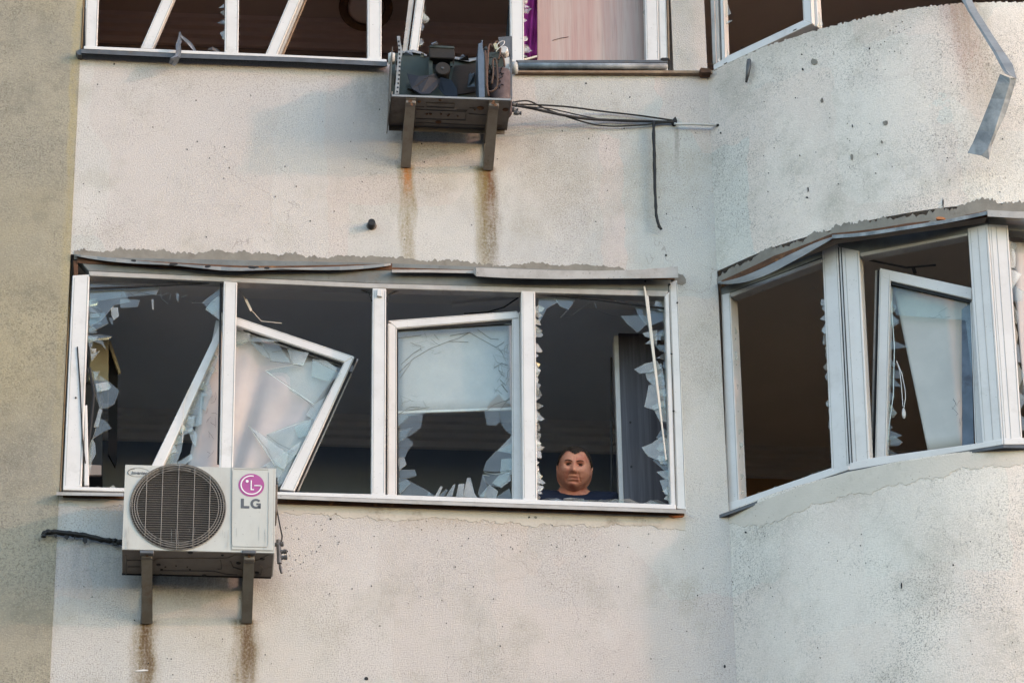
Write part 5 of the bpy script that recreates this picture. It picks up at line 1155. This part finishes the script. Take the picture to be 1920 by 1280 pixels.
tilt = Matrix.Rotation(radians(12), 3, 'X') @ Matrix.Rotation(radians(4), 3, 'Y') @ Matrix.Rotation(radians(-7), 3, 'Z')
def HW(p): return HC+tilt @ V(p)
FRONT = [p for row in HP for p in row if p.y < -.02]
def FS(x, z, out=.0):
    q = min(FRONT, key=lambda p: (p.x-x)**2+(p.z-z)**2); return HW((x, q.y-out, z))
b = MB(); b.v = [HW(HP[j][i]) for j in range(NV+1) for i in range(NU)]
b.f = [(j*NU+i, j*NU+(i+1) % NU, (j+1)*NU+(i+1) % NU, (j+1)*NU+i) for j in range(NV) for i in range(NU)]
headmb = b
# body as one continuous skinned surface, head joined in
def skinned(verts, edges, radii, root, sub=2):
    me = bpy.data.meshes.new('tmp'); me.from_pydata([V(v) for v in verts], edges, []); o = bpy.data.objects.new('tmp', me); COL.objects.link(o)
    md = o.modifiers.new('k', 'SKIN')
    if not me.skin_vertices: 
        bpy.context.view_layer.objects.active = o
    for i, r_ in enumerate(radii):
        me.skin_vertices[0].data[i].radius = (r_, r_) if not isinstance(r_, tuple) else r_
    me.skin_vertices[0].data[root].use_root = True
    md = o.modifiers.new('u', 'SUBSURF'); md.levels = sub
    bpy.context.view_layer.update(); m2 = bpy.data.meshes.new_from_object(o.evaluated_get(bpy.context.evaluated_depsgraph_get()))
    vs = [v.co.copy() for v in m2.vertices]; fs = [tuple(p.vertices) for p in m2.polygons]; bpy.data.objects.remove(o); return vs, fs
fz = 9.02
Bp = [(0, .02, .90), (0, .02, 1.08), (0, .015, 1.30), (0, .0, 1.465), (0, -.035, 1.50), (0, -.07, 1.55),
      (-.18, .01, 1.455), (-.24, .0, 1.12), (-.25, -.0, .88), (-.25, -.0, .82), (.18, .01, 1.455), (.24, .0, 1.12), (.25, -.0, .88), (.25, -.0, .82),
      (-.10, .02, .86), (-.11, .0, .50), (-.11, .03, .09), (-.11, -.12, .035), (.10, .02, .86), (.11, .0, .50), (.11, .03, .09), (.11, -.12, .035)]
Be = [(0, 1), (1, 2), (2, 3), (3, 4), (4, 5), (3, 6), (6, 7), (7, 8), (8, 9), (3, 10), (10, 11), (11, 12), (12, 13), (0, 14), (14, 15), (15, 16), (16, 17), (0, 18), (18, 19), (19, 20), (20, 21)]
Br = [(.15, .10), (.14, .10), (.15, .10), (.08, .07), .066, .064, .065, .048, .034, .028, .065, .048, .034, .028, .09, .062, .042, .038, .09, .062, .042, .038]
k0 = len(Bp)
for s, wi in ((-1, 9), (1, 13)):
    w0 = Bp[wi]
    for j, (dx, ln) in enumerate(((-.03, .075), (-.010, .088), (.010, .082), (.028, .066), (.045, .05))):
        th = j == 4; k = len(Bp); sx = -s*(dx if not th else .05)
        d0 = .045 if not th else .012; Bp.append((w0[0]-.01*s, w0[1]+dx*1.5, w0[2]-d0)); Bp.append((w0[0]-.012*s, w0[1]+dx*1.8, w0[2]-d0-ln*.5)); Bp.append((w0[0]-.03*s, w0[1]+dx*1.8, w0[2]-d0-ln*.85))
        Be += [(wi, k), (k, k+1), (k+1, k+2)]; Br += [.010, .009, .008]
HZo = HC.z-fz; sc_ = (HZo-.085)/1.50
Bw = [(HC.x+x, .47+y*.5, fz+z*sc_) for x, y, z in Bp]
vs, fs = skinned(Bw, Be, Br, 0)
headmb.add(vs, fs)
headmb.build('body', 'skin', man, smooth=True)
# clothes
def sub(idx, edges, radii, root, name, mat):
    v = [Bw[i] for i in idx]; vs, fs = skinned(v, edges, radii, root, 2); MB().add(vs, fs).build(name, mat, man, smooth=True)
up = [Bw[0], Bw[1], Bw[2], Bw[3], Bw[6], lerp(Bw[6], Bw[7], .7), Bw[10], lerp(Bw[10], Bw[11], .7)]
vs, fs = skinned(up, [(0, 1), (1, 2), (2, 3), (3, 4), (4, 5), (3, 6), (6, 7)], [(.18, .13), (.175, .13), (.19, .13), (.12, .10), .085, .07, .085, .07], 0)
MB().add(vs, fs).build('tshirt', 'navy', man, smooth=True)
lo2 = [Bw[0], Bw[14], Bw[15], Bw[16], Bw[18], Bw[19], Bw[20]]
vs, fs = skinned(lo2, [(0, 1), (1, 2), (2, 3), (0, 4), (4, 5), (5, 6)], [(.19, .14), .105, .08, .065, .105, .08, .065], 0)
MB().add(vs, fs).build('trousers', 'trouser', man, smooth=True)
# hair: offset shell of the scalp
def hairline(lon):
    a = abs(lon)
    if a < .22: return .074-.008*(1-a/.22)
    if a < .75: return .074+.016*sin((a-.22)/.53*pi/1.6)
    if a < 1.25: return .082-(a-.75)/.5*.055
    if a < 1.75: return .027-(a-1.25)*.03
    return .010-(a-1.75)*.05
b = MB(); idx = {}
rr = random.Random(3)
for j in range(NV+1):
    for i in range(NU):
        lon = -pi+2*pi*i/NU; p = HP[j][i]
        if p.z > hairline(lon)-.004+rr.uniform(-.0015, .0015):
            nrm = V((p.x/.0062, p.y/.0094, p.z/.0139)).normalized(); t = min(1, (p.z-hairline(lon)+.004)/.02)
            idx[(j, i)] = len(b.v); b.v.append(HW(p+nrm*(.0008+.0065*t+rr.uniform(0, .0022))))
for j in range(NV):
    for i in range(NU):
        q = [(j, i), (j, (i+1) % NU), (j+1, (i+1) % NU), (j+1, i)]
        if all(k in idx for k in q): b.f.append(tuple(idx[k] for k in q))
base_n = len(b.v)
for k in range(0, base_n, 5):
    p = b.v[k]; d = (p-HC).normalized(); t = V((rr.uniform(-1, 1), rr.uniform(-1, 1), rr.uniform(-.3, 1)))*.004; q = d.cross(t).normalized()*.0011
    b.add([p-q-d*.002, p+q-d*.002, p+d*rr.uniform(.002, .0055)+t*.7], [(0, 1, 2)])
b.build('hair', 'hair', man, smooth=False)
for s in (-1, 1):
    # ear
    e = MB(); c = V((s*.080, .012, -.008)); pr = []
    for i in range(17):
        a = 2*pi*i/16; pr.append(HW(c+V((s*.008*(1+.4*sin(a)), -.016*cos(a)*(1 if sin(a) > 0 else .7), .031*sin(a)))))
    e.tube(pr, .0048, 6, False); e.prism([HW(c+V((s*.003, -.015*cos(2*pi*i/12), .029*sin(2*pi*i/12)))) for i in range(12)], tilt @ V((-s*.01, 0, 0)))
    e.build('ear', 'skin', man, smooth=True)
    ez = MB(); ec_ = V((s*.031, -.0745, .0080)); vs = []; fs = []
    for j in range(9):
        for i in range(12): la, lo3 = -pi/2+pi*j/8, 2*pi*i/12; vs.append(HW(ec_+V((.0135*cos(la)*cos(lo3), .007*cos(la)*sin(lo3), .0048*sin(la)))))
    for j in range(8):
        for i in range(12): fs.append((j*12+i, j*12+(i+1) % 12, (j+1)*12+(i+1) % 12, (j+1)*12+i))
    eo = ez.add(vs, fs).build('eye', 'sclera', man, smooth=True)
    MB().lathe(HW(ec_+V((-s*.002, -.0072, 0))), tilt @ V((0, 1, 0)), [(0, .0042), (.002, .0046)], 10).build('iris', 'eye', eo)
    MB().tube([FS(s*(.016+.030*t), .0135+.0035*sin(t*pi)-.004*t, .0005) for t in [k/6 for k in range(7)]], [.0012, .0022, .0026, .0026, .0024, .0018, .001], 6).build('eyelid', 'eye', man, smooth=True)
    MB().tube([FS(s*(.018+.026*t), .0025-.002*sin(t*pi), .0) for t in [k/6 for k in range(7)]], [.0006, .0010, .0012, .0012, .0012, .001, .0006], 5).build('eyelid', 'lips', man, smooth=True)
    MB().tube([FS(s*(.011+.040*t), .0225+.0065*sin(t*2.3), .0005) for t in [k/6 for k in range(7)]], [.0014, .0024, .0028, .0026, .0022, .0016, .0008], 6).build('eyebrow', 'hair', man, smooth=True)
MB().tube([FS(.026*t, -.0625-.003*t*t, .0008) for t in [k/5-1 for k in range(11)]], [.0006, .0018, .0022, .0026, .0026, .0024, .0026, .0026, .0022, .0018, .0006], 6).build('lips', 'lips', man, smooth=True)
for s in (-1, 1):
    MB().lathe(FS(s*.0095, -.0385, -.001), tilt @ V((0, .4, 1)), [(0, .003), (.003, .0028)], 8).build('nostril', 'eye', man)
bpy.context.view_layer.update()
